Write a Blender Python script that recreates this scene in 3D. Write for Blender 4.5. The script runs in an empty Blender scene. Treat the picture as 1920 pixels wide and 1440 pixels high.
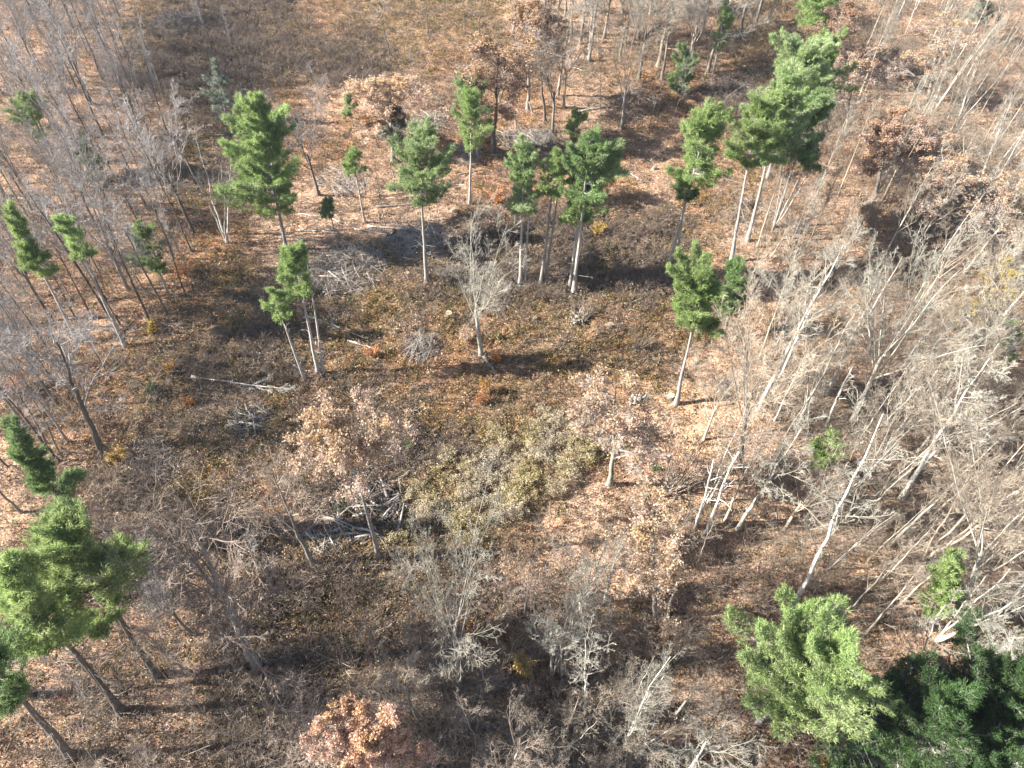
import bpy, math
import numpy as np
rng = np.random.default_rng(11)
R = math.radians
C = bpy.context.scene.collection
TAU = 2 * math.pi

# ------------------------------------------------------------------ camera model (photo measured in 1920x1440 pixels)
FPX, CAM_H, PITCH, ROLL = 1331.0, 60.0, 49.2, 2.0
def _rx(a): c, s = math.cos(a), math.sin(a); return np.array([[1, 0, 0], [0, c, -s], [0, s, c]])
def _rz(a): c, s = math.cos(a), math.sin(a); return np.array([[c, -s, 0], [s, c, 0], [0, 0, 1]])
CM = _rx(R(90 - PITCH)) @ _rz(R(ROLL))
CAM = np.array([0, 0, CAM_H])

def terrain(x, y):
    return (0.35 * np.sin(x * .11 + 1) * np.sin(y * .09) + 0.25 * np.sin(x * .23 + y * .17) + 0.10 * np.sin(x * .61 - y * .53 + 2)
            + .05 * np.sin(x * 1.7 + 3 * np.sin(y * .4)) * np.sin(y * 1.9 + 1))

def at(u, v, z=0.0):
    d = CM @ np.array([(u - 960) / FPX, -(v - 720) / FPX, -1.0])
    return CAM + d * ((z - CAM_H) / d[2])

def at_many(u, v):
    d = np.stack([(u - 960) / FPX, -(v - 720) / FPX, -np.ones_like(u)], -1) @ CM.T
    t = -CAM_H / d[:, 2]
    return CAM + d * t[:, None]

def px(p):
    q = (np.asarray(p, float) - CAM) @ CM
    return 960 + FPX * q[..., 0] / -q[..., 2], 720 - FPX * q[..., 1] / -q[..., 2]

def depth(p): return float(-((np.asarray(p, float) - CAM) @ CM)[2])
def mpp(p): return depth(p) / FPX                       # metres per photo pixel at p

def height_for(base, v):                                # height of a vertical thing on base whose tip shows at row v
    lo, hi = 0.0, 45.0
    for _ in range(40):
        m = (lo + hi) / 2
        if px(base + np.array([0, 0, m]))[1] > v: lo = m
        else: hi = m
    return (lo + hi) / 2

def ground(u, v):
    p = at(u, v)
    return np.array([p[0], p[1], float(terrain(p[0], p[1]))])

# ------------------------------------------------------------------ mesh helpers
class Geo:
    """collects polygons as arrays: vertices, faces of one size per block, a material slot per block"""
    def __init__(s): s.v, s.f, s.m, s.n = [], [], [], 0
    def add(s, v, f, mat=0):
        v = np.asarray(v, np.float32).reshape(-1, 3); f = np.asarray(f, np.int64)
        s.v.append(v); s.f.append(f + s.n); s.m.append(np.full(len(f), mat, np.int32)); s.n += len(v)
    def mesh(s, name, mats, smooth=True, colors=None):
        me = bpy.data.meshes.new(name)
        V = np.concatenate(s.v)
        me.vertices.add(len(V)); me.vertices.foreach_set('co', V.ravel())
        tot = np.concatenate([np.full(len(f), f.shape[1], np.int32) for f in s.f])
        loops = np.concatenate([f.ravel() for f in s.f]).astype(np.int32)
        me.loops.add(len(loops)); me.loops.foreach_set('vertex_index', loops)
        me.polygons.add(len(tot))
        me.polygons.foreach_set('loop_start', np.concatenate([[0], np.cumsum(tot)[:-1]]).astype(np.int32))
        me.polygons.foreach_set('loop_total', tot)
        me.polygons.foreach_set('material_index', np.concatenate(s.m))
        me.polygons.foreach_set('use_smooth', np.full(len(tot), smooth))
        for m in mats: me.materials.append(m)
        if colors is not None:
            a = me.color_attributes.new('tint', 'FLOAT_COLOR', 'POINT')
            a.data.foreach_set('color', np.c_[colors, np.ones(len(colors))].astype(np.float32).ravel())
        me.update(calc_edges=True)
        return me

def norm(a): return a / np.maximum(np.linalg.norm(a, axis=-1, keepdims=True), 1e-9)

def tubes(g, P, r, S, mat=0, cap=False):
    """P (N,K,3) polylines with radii r (N,K): S-sided tubes"""
    P = np.asarray(P, float); r = np.asarray(r, float); N, K, _ = P.shape
    T = np.empty_like(P); T[:, 1:-1] = P[:, 2:] - P[:, :-2]; T[:, 0] = P[:, 1] - P[:, 0]; T[:, -1] = P[:, -1] - P[:, -2]
    T = norm(T)
    ref = np.where(np.abs(T[:, :1, 2:]) > .8, np.array([1., 0.13, 0]), np.array([0, 0.1, 1.]))
    U = norm(np.cross(T, ref)); W = np.cross(T, U)
    a = np.arange(S) * TAU / S
    V = P[:, :, None] + r[:, :, None, None] * (np.cos(a)[:, None] * U[:, :, None] + np.sin(a)[:, None] * W[:, :, None])
    i = np.arange(N)[:, None, None] * K * S + np.arange(K - 1)[None, :, None] * S
    j = np.arange(S)[None, None, :]; j2 = (j + 1) % S
    F = np.stack([i + j, i + j2, i + S + j2, i + S + j], -1).reshape(-1, 4)
    g.add(V, F, mat)
    if cap:
        for k in (0, K - 1):
            ff = (np.arange(N)[:, None] * K * S + k * S + np.arange(S)[None])
            g.f.append(ff[:, ::-1] + g.n - N * K * S if k == 0 else ff + g.n - N * K * S)
            g.m.append(np.full(N, cap if cap is not True else mat, np.int32))

def sprout(P, r, n, t0, t1, ang, angsd, length, K, up, wig, rr, rend, lmin=0.5, fade=.6, rmax=None):
    """children on polylines: n per parent between t0..t1; length is a fraction of the parent's length"""
    N, Kp, _ = P.shape
    L = np.linalg.norm(np.diff(P, axis=1), axis=2).sum(1)
    idx = np.repeat(np.arange(N), n); M = len(idx)
    t = t0 + (t1 - t0) * ((np.tile(np.arange(n), N) + rng.random(M)) / n)
    x = np.clip(t, 0, .9999) * (Kp - 1); k = x.astype(int); fr = (x - k)[:, None]
    A, B = P[idx, k], P[idx, k + 1]
    pos = A * (1 - fr) + B * fr; T = norm(B - A)
    rad = r[idx, k] * (1 - fr[:, 0]) + r[idx, k + 1] * fr[:, 0]
    q = norm(np.cross(T, rng.normal(size=(M, 3))))
    a = np.radians(rng.normal(ang, angsd, M))[:, None]
    d = norm(np.cos(a) * T + np.sin(a) * q)
    ln = length * L[idx] * (1 - fade * (t - t0) / max(t1 - t0, 1e-6)) * (lmin + (1.25 - lmin) * rng.random(M))
    Q = np.empty((M, K, 3)); Q[:, 0] = pos
    for i in range(1, K):
        d = norm(d + up * np.array([0, 0, 1.]) + wig * rng.normal(size=(M, 3)))
        Q[:, i] = Q[:, i - 1] + d * (ln / (K - 1))[:, None]
    r0 = np.minimum(rad * rr, rad)
    if rmax: r0 = np.minimum(r0, rmax)
    r0 = np.maximum(r0, rend)
    rr_ = r0[:, None] + (rend - r0)[:, None] * np.linspace(0, 1, K)[None]
    return Q, rr_

def stem(H, r0, r1, K=14, lean=(0, 0), wig=.02, flare=1.5, crook=0):
    z = np.linspace(0, 1, K); P = np.zeros((1, K, 3))
    w = np.cumsum(rng.normal(size=(K, 2)), 0) * wig * H / K * 2
    w -= w[0]
    P[0, :, 0] = lean[0] * z * H + w[:, 0] + crook * np.sin(z * 5) ; P[0, :, 1] = lean[1] * z * H + w[:, 1]; P[0, :, 2] = z * H
    r = r0 + (r1 - r0) * z ** .85; r[0] *= flare; r[1] *= 1.0 + (flare - 1) * .15
    return P, r[None]

def blades(g, c, d, L, w, mat=0, tri=True):
    """small flat leaves or needle bundles: centres c, directions d, lengths L, widths w"""
    n = len(c); s = norm(np.cross(d, rng.normal(size=(n, 3)))) * (np.asarray(w) / 2).reshape(-1, 1)
    Lc = np.asarray(L).reshape(-1, 1)
    if tri:
        V = np.stack([c - s, c + s, c + d * Lc], 1); g.add(V, np.arange(3 * n).reshape(-1, 3), mat)
    else:
        V = np.stack([c, c + d * Lc * .5 - s, c + d * Lc, c + d * Lc * .5 + s], 1); g.add(V, np.arange(4 * n).reshape(-1, 4), mat)

# ------------------------------------------------------------------ materials
def mat_new(name):
    m = bpy.data.materials.new(name); m.use_nodes = True
    nt = m.node_tree; nt.nodes.clear()
    return m, nt, nt.nodes.new('ShaderNodeOutputMaterial')

def ramp(nt, fac, cols):
    n = nt.nodes.new('ShaderNodeValToRGB'); e = n.color_ramp.elements
    while len(e) < len(cols): e.new(.5)
    for i, c in enumerate(cols):
        e[i].position = i / (len(cols) - 1); e[i].color = (*c, 1)
    nt.links.new(fac, n.inputs[0]); return n.outputs[0]

def mix(nt, fac, a, b, mode='MIX'):
    n = nt.nodes.new('ShaderNodeMix'); n.data_type = 'RGBA'; n.blend_type = mode
    for s, val in ((0, fac), (6, a), (7, b)):
        if isinstance(val, (int, float)): n.inputs[s].default_value = val
        elif isinstance(val, tuple): n.inputs[s].default_value = (*val, 1)
        else: nt.links.new(val, n.inputs[s])
    return n.outputs[2]

def noise(nt, scale, detail=3, vec=None, rough=.6):
    n = nt.nodes.new('ShaderNodeTexNoise'); n.inputs['Scale'].default_value = scale; n.inputs['Detail'].default_value = detail
    n.inputs['Roughness'].default_value = rough
    if vec is not None: nt.links.new(vec, n.inputs['Vector'])
    return n.outputs[0]

def leaf_mat(name, cols, trans=.3, rough=.6, objvar=.3, freq=.55, lo=.8, hi=1.2):
    """leaves or needles: each island its own shade, the whole plant a shade of its own, some light passing through"""
    m, nt, out = mat_new(name)
    geo = nt.nodes.new('ShaderNodeNewGeometry'); oi = nt.nodes.new('ShaderNodeObjectInfo')
    col = ramp(nt, geo.outputs['Random Per Island'], cols)
    tc = nt.nodes.new('ShaderNodeTexCoord')
    nz = noise(nt, freq, 3, tc.outputs['Object'])
    v = nt.nodes.new('ShaderNodeMapRange'); v.inputs['From Min'].default_value = .3; v.inputs['From Max'].default_value = .7
    v.inputs['To Min'].default_value = lo; v.inputs['To Max'].default_value = hi; nt.links.new(nz, v.inputs['Value'])
    v2 = nt.nodes.new('ShaderNodeMapRange'); v2.inputs['To Min'].default_value = 1 - objvar; v2.inputs['To Max'].default_value = 1 + objvar
    nt.links.new(oi.outputs['Random'], v2.inputs['Value'])
    mu = nt.nodes.new('ShaderNodeMath'); mu.operation = 'MULTIPLY'; nt.links.new(v.outputs[0], mu.inputs[0]); nt.links.new(v2.outputs[0], mu.inputs[1])
    hs = nt.nodes.new('ShaderNodeHueSaturation'); nt.links.new(col, hs.inputs['Color']); nt.links.new(mu.outputs[0], hs.inputs['Value'])
    n5 = noise(nt, .21, 2, tc.outputs['Object'])
    for sock, a_, b_ in (('Saturation', .65, 1.3), ('Hue', .485 if objvar > .2 else .496, .517 if objvar > .2 else .512)):
        q = nt.nodes.new('ShaderNodeMapRange'); q.inputs['From Min'].default_value = .32; q.inputs['From Max'].default_value = .68
        q.inputs['To Min'].default_value = a_ if sock == 'Hue' or objvar > .2 else .9; q.inputs['To Max'].default_value = b_ if sock == 'Hue' or objvar > .2 else 1.1
        nt.links.new(n5, q.inputs['Value']); nt.links.new(q.outputs[0], hs.inputs[sock])
    b = nt.nodes.new('ShaderNodeBsdfPrincipled'); b.inputs['Roughness'].default_value = rough; b.inputs['Specular IOR Level'].default_value = .25
    nt.links.new(hs.outputs[0], b.inputs['Base Color'])
    t = nt.nodes.new('ShaderNodeBsdfTranslucent'); nt.links.new(hs.outputs[0], t.inputs['Color'])
    ms = nt.nodes.new('ShaderNodeMixShader'); ms.inputs[0].default_value = trans
    nt.links.new(b.outputs[0], ms.inputs[1]); nt.links.new(t.outputs[0], ms.inputs[2]); nt.links.new(ms.outputs[0], out.inputs[0])
    return m

def bark_mat(name, cols, scale=3.0, objvar=.25):
    m, nt, out = mat_new(name)
    tc = nt.nodes.new('ShaderNodeTexCoord'); mp = nt.nodes.new('ShaderNodeMapping'); mp.inputs['Scale'].default_value = (1, 1, .3)
    nt.links.new(tc.outputs['Object'], mp.inputs['Vector'])
    nz = noise(nt, scale, 5, mp.outputs[0], .7)
    st = nt.nodes.new('ShaderNodeMapRange'); st.inputs['From Min'].default_value = .3; st.inputs['From Max'].default_value = .7; nt.links.new(nz, st.inputs['Value'])
    col = ramp(nt, st.outputs[0], cols)
    oi = nt.nodes.new('ShaderNodeObjectInfo')
    v2 = nt.nodes.new('ShaderNodeMapRange'); v2.inputs['To Min'].default_value = 1 - objvar; v2.inputs['To Max'].default_value = 1 + objvar
    nt.links.new(oi.outputs['Random'], v2.inputs['Value'])
    hs = nt.nodes.new('ShaderNodeHueSaturation'); nt.links.new(col, hs.inputs['Color']); nt.links.new(v2.outputs[0], hs.inputs['Value'])
    b = nt.nodes.new('ShaderNodeBsdfPrincipled'); b.inputs['Roughness'].default_value = .9; b.inputs['Specular IOR Level'].default_value = .2
    nt.links.new(hs.outputs[0], b.inputs['Base Color'])
    bp = nt.nodes.new('ShaderNodeBump'); bp.inputs['Strength'].default_value = .6; bp.inputs['Distance'].default_value = .05
    nt.links.new(nz, bp.inputs['Height']); nt.links.new(bp.outputs[0], b.inputs['Normal'])
    nt.links.new(b.outputs[0], out.inputs[0])
    return m

M = dict(
    bark_grey=bark_mat('bark_grey', [(.12, .105, .095), (.22, .20, .18), (.31, .29, .26)]),
    bark_dark=bark_mat('bark_dark', [(.07, .06, .052), (.13, .112, .098), (.20, .18, .16)]),
    bark_pale=bark_mat('bark_pale', [(.15, .14, .115), (.36, .34, .29), (.52, .50, .45)]),
    twig_pale=bark_mat('pale_twigs', [(.18, .168, .14), (.27, .255, .215), (.36, .345, .30)]),
    bark_white=bark_mat('bark_white', [(.17, .155, .13), (.50, .475, .43), (.68, .66, .62)]),
    twig_tan=bark_mat('tan_twigs', [(.17, .14, .11), (.255, .215, .17), (.33, .285, .235)]),
    bark_tan=bark_mat('bark_tan', [(.22, .175, .135), (.34, .285, .225), (.43, .37, .30)]),
    bark_pine=bark_mat('bark_pine', [(.19, .175, .16), (.31, .29, .27), (.43, .41, .385)]),
    wood=bark_mat('weathered_wood', [(.16, .14, .125), (.32, .295, .265), (.46, .43, .39)]),
    cut=bark_mat('cut_wood', [(.22, .17, .12), (.34, .27, .19), (.45, .36, .26)]),
    needle=leaf_mat('pine_needles', [(.15, .21, .08), (.25, .34, .12), (.34, .44, .165), (.45, .52, .25)], .45, objvar=.12),
    needle_soft=leaf_mat('pale_pine_needles', [(.16, .22, .10), (.26, .35, .145), (.35, .44, .20), (.46, .52, .30)], .45, objvar=.12),
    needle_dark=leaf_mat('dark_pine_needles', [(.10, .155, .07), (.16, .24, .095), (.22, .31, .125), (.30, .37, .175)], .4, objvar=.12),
    needle_mint=leaf_mat('mint_green_needles', [(.17, .235, .09), (.27, .37, .135), (.37, .465, .19), (.48, .55, .30)], .45, objvar=.05),
    needle_bright=leaf_mat('yellow_green_needles', [(.17, .225, .06), (.27, .35, .09), (.36, .44, .13), (.46, .51, .20)], .45, objvar=.1),
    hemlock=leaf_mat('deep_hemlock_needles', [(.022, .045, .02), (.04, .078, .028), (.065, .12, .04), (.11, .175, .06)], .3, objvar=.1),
    needle_grey=leaf_mat('grey_green_needles', [(.12, .15, .115), (.17, .21, .155), (.23, .27, .20), (.29, .33, .26)], .25),
    oak=leaf_mat('dry_oak_leaves', [(.29, .17, .105), (.42, .265, .17), (.52, .36, .25), (.62, .48, .37)], .45),
    oak_red=leaf_mat('russet_oak_leaves', [(.25, .14, .095), (.38, .23, .16), (.48, .32, .235), (.58, .445, .35)], .4),
    oak_tan=leaf_mat('tan_oak_leaves', [(.29, .185, .12), (.42, .29, .20), (.51, .375, .27), (.61, .49, .38)], .45),
    yellow=leaf_mat('yellow_leaves', [(.32, .20, .03), (.45, .30, .05), (.52, .38, .08)], .35),
    gold=leaf_mat('gold_leaves', [(.30, .15, .02), (.42, .22, .03), (.52, .30, .05)], .35),
    mustard=leaf_mat('mustard_leaves', [(.24, .17, .06), (.36, .27, .10), (.46, .37, .18)], .35),
    orange=leaf_mat('orange_leaves', [(.34, .12, .03), (.46, .19, .05), (.54, .27, .09)], .35),
    green=leaf_mat('green_leaves', [(.06, .09, .03), (.10, .14, .05), (.16, .20, .08)], .3, freq=.5, lo=.5, hi=1.3),
    weed=leaf_mat('dry_weeds', [(.12, .085, .05), (.22, .155, .085), (.30, .21, .12), (.42, .32, .20)], .3, freq=.8, lo=.6, hi=1.4),
    weed_olive=leaf_mat('olive_weeds', [(.07, .062, .028), (.13, .11, .05), (.20, .165, .075), (.30, .25, .13)], .3, freq=.7, lo=.5, hi=1.4),
    fern=leaf_mat('russet_bracken', [(.16, .07, .04), (.28, .125, .07), (.37, .185, .10), (.47, .28, .165)], .3, freq=.6, lo=.6, hi=1.3),
    herb=leaf_mat('withered_herbs', [(.09, .062, .038), (.20, .132, .075), (.325, .215, .125), (.43, .31, .20), (.56, .44, .31)], .25, freq=.9, lo=.45, hi=1.45),
    fluff=leaf_mat('seed_heads', [(.19, .15, .078), (.35, .285, .165), (.49, .42, .275), (.63, .56, .41)], .3, freq=.8, lo=.5, hi=1.3),
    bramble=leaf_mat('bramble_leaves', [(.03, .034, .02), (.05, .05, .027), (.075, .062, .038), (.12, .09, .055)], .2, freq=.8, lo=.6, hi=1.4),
    twig=bark_mat('twigs', [(.20, .18, .17), (.30, .275, .26), (.41, .385, .365)]),
    twig_mid=bark_mat('brown_grey_twigs', [(.16, .126, .10), (.26, .21, .17), (.36, .305, .255)]),
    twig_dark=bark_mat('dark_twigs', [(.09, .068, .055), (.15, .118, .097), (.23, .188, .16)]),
    litter=leaf_mat('fallen_leaves', [(.135, .09, .064), (.255, .18, .13), (.355, .26, .195), (.46, .36, .28), (.58, .49, .40)], .1, freq=.35, lo=.7, hi=1.25),
)

# ------------------------------------------------------------------ ground cover map with cast shade put into some d cells: one letter per 80 px of the photo's ground
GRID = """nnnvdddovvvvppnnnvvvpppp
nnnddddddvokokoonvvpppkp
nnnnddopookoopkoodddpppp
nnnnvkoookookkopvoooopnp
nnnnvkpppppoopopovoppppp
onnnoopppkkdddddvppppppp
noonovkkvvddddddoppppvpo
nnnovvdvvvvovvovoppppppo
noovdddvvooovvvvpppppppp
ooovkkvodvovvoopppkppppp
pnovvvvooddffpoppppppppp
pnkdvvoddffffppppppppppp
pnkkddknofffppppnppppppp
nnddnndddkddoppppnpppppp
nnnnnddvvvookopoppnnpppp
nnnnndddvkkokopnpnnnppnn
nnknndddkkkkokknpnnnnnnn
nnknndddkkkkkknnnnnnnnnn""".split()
assert all(len(r) == 24 for r in GRID), [len(r) for r in GRID]
GARR = np.array([list(r) for r in GRID])
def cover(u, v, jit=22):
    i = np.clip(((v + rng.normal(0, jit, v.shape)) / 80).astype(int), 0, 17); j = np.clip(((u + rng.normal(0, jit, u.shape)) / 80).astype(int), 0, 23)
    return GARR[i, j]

def scatter(n, weight, world=.5, region=None):
    """ground points kept with a chance that depends on the cover there"""
    out = []; got = 0
    while got < n:
        k = n
        u = rng.uniform(-260, 2180, k); v = rng.uniform(-60, 1620, k)
        p = at_many(u, v)
        w = rng.random(k) < world
        m = int(w.sum())
        p[w] = np.c_[rng.uniform(-135, 135, m), rng.uniform(2, 165, m), np.zeros(m)]
        u, v = px(p)
        keep = (u > -260) & (u < 2180) & (v > -60) & (v < 1620)
        c = cover(u, v)
        lut = {x: weight.get(x, 0) for x in 'pnovdkf'}
        pr = np.vectorize(lut.get)(c).astype(float)
        if region is not None: pr = pr * region(u, v)
        # clumpy: patches a few metres across
        cl = .5 + .5 * np.sin(p[:, 0] * .9 + 2 * np.sin(p[:, 1] * .5)) * np.sin(p[:, 1] * .8 + 2 * np.sin(p[:, 0] * .43))
        keep &= rng.random(k) < pr * (.35 + .9 * cl)
        out.append(p[keep]); got += int(keep.sum())
    P = np.concatenate(out)[:n]
    P[:, 2] = terrain(P[:, 0], P[:, 1])
    return P

# ------------------------------------------------------------------ tagging
THINGS = []          # (object, kind phrase, u, v) for labels told by neighbours
MARKS = []           # (phrase, u, v)
def tag(o, label=None, cat=None, group=None, kind=None):
    if label: o['label'] = label
    if cat: o['category'] = cat
    if group: o['group'] = group
    if kind: o['kind'] = kind
    return o
def obj(name, me, parent=None, loc=None):
    o = bpy.data.objects.new(name, me); C.objects.link(o)
    if parent: o.parent = parent
    if loc is not None: o.location = loc
    return o
def root(name, loc, rz=0, scale=(1, 1, 1)):
    e = bpy.data.objects.new(name, None); C.objects.link(e); e.empty_display_size = .5
    e.location = loc; e.rotation_euler = (0, 0, rz); e.scale = scale
    return e
def mark(phrase, u, v): MARKS.append((phrase, u, v))

# ------------------------------------------------------------------ setting: ground
def axis(lo, hi, step, far):
    a = np.arange(lo, hi + step, step); g = 2.0 * 1.5 ** np.arange(18); g = np.cumsum(g); g = g[g < far]
    return np.concatenate([lo - g[::-1], a, hi + g])
gx, gy = axis(-130, 130, .5, 2500), axis(-5, 170, .5, 2500)
X, Y = np.meshgrid(gx, gy)
Z = terrain(X, Y) + .05 * rng.normal(size=X.shape) * ((np.abs(X) < 131) & (Y < 171) & (Y > -6))
Vg = np.stack([X, Y, Z], -1).reshape(-1, 3)
ny, nx = X.shape
ii = (np.arange(ny - 1)[:, None] * nx + np.arange(nx - 1)[None]).ravel()
uu, vv = px(Vg); front = ((Vg - CAM) @ CM)[:, 2] < -1
uu = np.where(front, uu, 960); vv = np.where(front, vv, -50)
TINT = dict(p=(.36, .26, .19), n=(.28, .198, .142), o=(.285, .18, .115), v=(.20, .145, .09), d=(.11, .086, .068), k=(.185, .152, .128), f=(.16, .125, .075))  # d is dark brush, and painted shade where tree shadows fall
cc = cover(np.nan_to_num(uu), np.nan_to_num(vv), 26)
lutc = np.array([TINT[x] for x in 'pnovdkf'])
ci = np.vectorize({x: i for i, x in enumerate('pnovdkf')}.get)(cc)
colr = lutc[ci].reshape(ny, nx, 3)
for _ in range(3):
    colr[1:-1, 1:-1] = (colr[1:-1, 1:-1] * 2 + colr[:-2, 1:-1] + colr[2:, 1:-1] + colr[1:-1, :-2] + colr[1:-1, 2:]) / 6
def ground_material():
    m, nt, out = mat_new('forest_floor')
    at_ = nt.nodes.new('ShaderNodeAttribute'); at_.attribute_name = 'tint'
    geo = nt.nodes.new('ShaderNodeNewGeometry'); pos = geo.outputs['Position']
    n1 = noise(nt, .22, 5, pos, .65); n2 = noise(nt, 1.3, 4, pos, .7)
    vo = nt.nodes.new('ShaderNodeTexVoronoi'); vo.inputs['Scale'].default_value = 6.5; nt.links.new(pos, vo.inputs['Vector'])
    sep = nt.nodes.new('ShaderNodeSeparateColor'); nt.links.new(vo.outputs['Color'], sep.inputs[0])
    leafc = ramp(nt, sep.outputs[0], [(.35, .34, .36), (.75, .70, .66), (1.0, .95, .9), (1.3, 1.2, 1.12), (1.9, 1.85, 1.8)])
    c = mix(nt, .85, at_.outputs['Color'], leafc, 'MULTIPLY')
    pat = ramp(nt, n1, [(.45, .42, .40), (.7, .68, .66), (1.05, 1.0, .97), (1.3, 1.22, 1.15), (1.35, 1.3, 1.25)])
    c = mix(nt, .8, c, pat, 'MULTIPLY')
    pat2 = ramp(nt, n2, [(.35, .37, .40), (.7, .7, .7), (1.05, 1.03, 1.0), (1.45, 1.35, 1.25), (1.6, 1.5, 1.4)])
    c = mix(nt, .75, c, pat2, 'MULTIPLY')
    b = nt.nodes.new('ShaderNodeBsdfPrincipled'); b.inputs['Roughness'].default_value = .95; b.inputs['Specular IOR Level'].default_value = .15
    nt.links.new(c, b.inputs['Base Color'])
    n3 = noise(nt, 4.0, 4, pos, .75)
    bp = nt.nodes.new('ShaderNodeBump'); bp.inputs['Strength'].default_value = .9; bp.inputs['Distance'].default_value = .25
    nt.links.new(n3, bp.inputs['Height']); nt.links.new(bp.outputs[0], b.inputs['Normal'])
    nt.links.new(b.outputs[0], out.inputs[0])
    return m
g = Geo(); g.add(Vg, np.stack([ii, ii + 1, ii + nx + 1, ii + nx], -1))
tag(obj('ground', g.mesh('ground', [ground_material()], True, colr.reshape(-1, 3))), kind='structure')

# ------------------------------------------------------------------ ground cover nobody could count
def stuff(name, g, mats, label, cat): tag(obj(name, g.mesh(name, mats, False)), label, cat, kind='stuff')

def rand_dirs(n, up0, up1):
    a = rng.uniform(0, TAU, n); z = rng.uniform(up0, up1, n); h = np.sqrt(np.maximum(0, 1 - z * z))
    return np.c_[h * np.cos(a), h * np.sin(a), z]

def tufts(P, nb, L, w, up0=.3, up1=1.0, spread=.15, tri=True):
    g = Geo(); n = len(P); c = np.repeat(P, nb, 0); k = len(c)
    sc = np.repeat(rng.uniform(.6, 1.3, n), nb)
    c = c + np.c_[rng.normal(0, 1, (k, 2)) * spread * sc[:, None], np.zeros(k)]
    blades(g, c, rand_dirs(k, up0, up1), L * sc * rng.uniform(.5, 1.2, k), w * sc, 0, tri)
    return g

def twig_bushes(g, P, nst, H, r, sub=3, spread=.35):
    n = len(P); c = np.repeat(P, nst, 0); k = len(c); sc = np.repeat(rng.uniform(.5, 1.35, n), nst)
    c = c + np.c_[rng.normal(0, .18, (k, 2)) * sc[:, None], np.full(k, -.05)]
    d = rand_dirs(k, .45, 1.0)
    Q = np.empty((k, 3, 3)); Q[:, 0] = c
    L = H * sc * rng.uniform(.6, 1.1, k)
    Q[:, 1] = c + d * (L * .5)[:, None]
    d = norm(d + rng.normal(0, spread, (k, 3)) + np.array([0, 0, .2])); Q[:, 2] = Q[:, 1] + d * (L * .5)[:, None]
    rr = r * sc[:, None] * np.array([[1., .8, .45]])
    tubes(g, Q, rr, 3)
    if sub:
        q, rq = sprout(Q, rr, sub, .3, 1.0, 40, 15, .42, 2, .15, .2, .7, r * .4)
        tubes(g, q, rq, 3)

P = scatter(110000, dict(p=1, n=.9, o=.5, v=.22, k=.5, d=.15, f=.2), .4)
g = Geo(); n = len(P); blades(g, P + np.array([0, 0, .05]), rand_dirs(n, -.1, .5), rng.uniform(.12, .27, n), rng.uniform(.08, .17, n), 0, False)
stuff('leaf_litter', g, [M['litter']], 'tan and brown fallen leaves lying over the whole forest floor', 'fallen leaves')

def herbs(P, nst, H, nl, L, wide=.22):
    """withered plants: thin stems carrying small curled leaves up their length"""
    g = Geo(); n = len(P); sc = np.repeat(rng.uniform(.45, 1.4, n), nst); c = np.repeat(P, nst, 0); k = len(c)
    c = c + np.c_[rng.normal(0, wide, (k, 2)) * sc[:, None], np.zeros(k)]
    d = rand_dirs(k, .6, 1.0); h = H * sc * rng.uniform(.5, 1.1, k)
    tip = c + d * h[:, None]
    tubes(g, np.stack([c, tip], 1), np.full((k, 2), .009), 3)
    cc = np.repeat(c, nl, 0); dd = np.repeat(d * h[:, None], nl, 0); m = len(cc); t = rng.uniform(.2, 1.05, m)[:, None]
    s2 = np.repeat(sc, nl)
    blades(g, cc + dd * t + rng.normal(0, .06, (m, 3)), rand_dirs(m, -.4, .8), L * rng.uniform(.6, 1.3, m) * (.6 + .4 * s2), L * .62 * rng.uniform(.6, 1.2, m) * (.6 + .4 * s2), 0, False)
    return g
P = scatter(34000, dict(v=1, o=.85, d=.7, f=1.0, k=.5, n=.28, p=.2), .65)
stuff('withered_herbs', herbs(P, 4, .85, 6, .16), [M['herb']], 'brown withered knee-high herbs covering the clearing floor', 'herbs')
P = scatter(11000, dict(v=1, o=.6, n=.25, p=.12, d=.5, k=.3, f=.3), .5)
stuff('olive_weeds', herbs(P, 5, .6, 6, .15), [M['weed_olive']], 'olive and brown weeds growing over the clearing', 'weeds')
P = scatter(9000, dict(o=.8, v=.6, p=.4, n=.35, k=.4, f=.4), .5)
stuff('dry_grass', tufts(P, 12, .5, .05, .3, 1, .2), [M['weed']], 'straw coloured dry grass tufts between the trees', 'grass')
P = scatter(8500, dict(o=1, v=.55, n=.25, p=.2), .5)
stuff('bracken', herbs(P, 4, .55, 7, .17), [M['fern']], 'russet brown bracken covering the clearing', 'bracken')

P = scatter(4200, dict(v=1, d=.5, o=.35, p=.1, f=.6, n=.08), .6)
stuff('green_herbs', herbs(P, 6, .4, 7, .15), [M['green']], 'low plants still green among the withered herbs', 'herbs')

def in_f(u, v):
    a = ((u - 945) * .88 - (v - 895) * .47) / 190; b = ((u - 945) * .47 + (v - 895) * .88) / 72
    w = 1.15 + .45 * np.sin(u * .043 + 1) * np.sin(v * .057) + .3 * np.sin(u * .11) * np.sin(v * .13 + u * .03)
    return np.clip(1.6 * (w - (a * a + b * b) * .75), 0, 1) * np.clip(.65 + .8 * np.sin(u * .075 + 2 * np.sin(v * .06)) * np.sin(v * .09), .05, 1)
P = scatter(2300, dict(f=1, d=1, o=1, v=1, p=1, n=1, k=1), .0, in_f)
g = Geo(); n = len(P); hh = rng.uniform(.5, 1.5, n)
Q = np.stack([P, P + np.c_[rng.normal(0, .07, (n, 2)), hh * .6], P + np.c_[rng.normal(0, .14, (n, 2)), hh]], 1)
tubes(g, Q, np.full((n, 3), .014), 3, 1)
c = np.repeat(Q[:, 2], 26, 0); k = len(c); c = c + rng.normal(0, .14, (k, 3))
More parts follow.
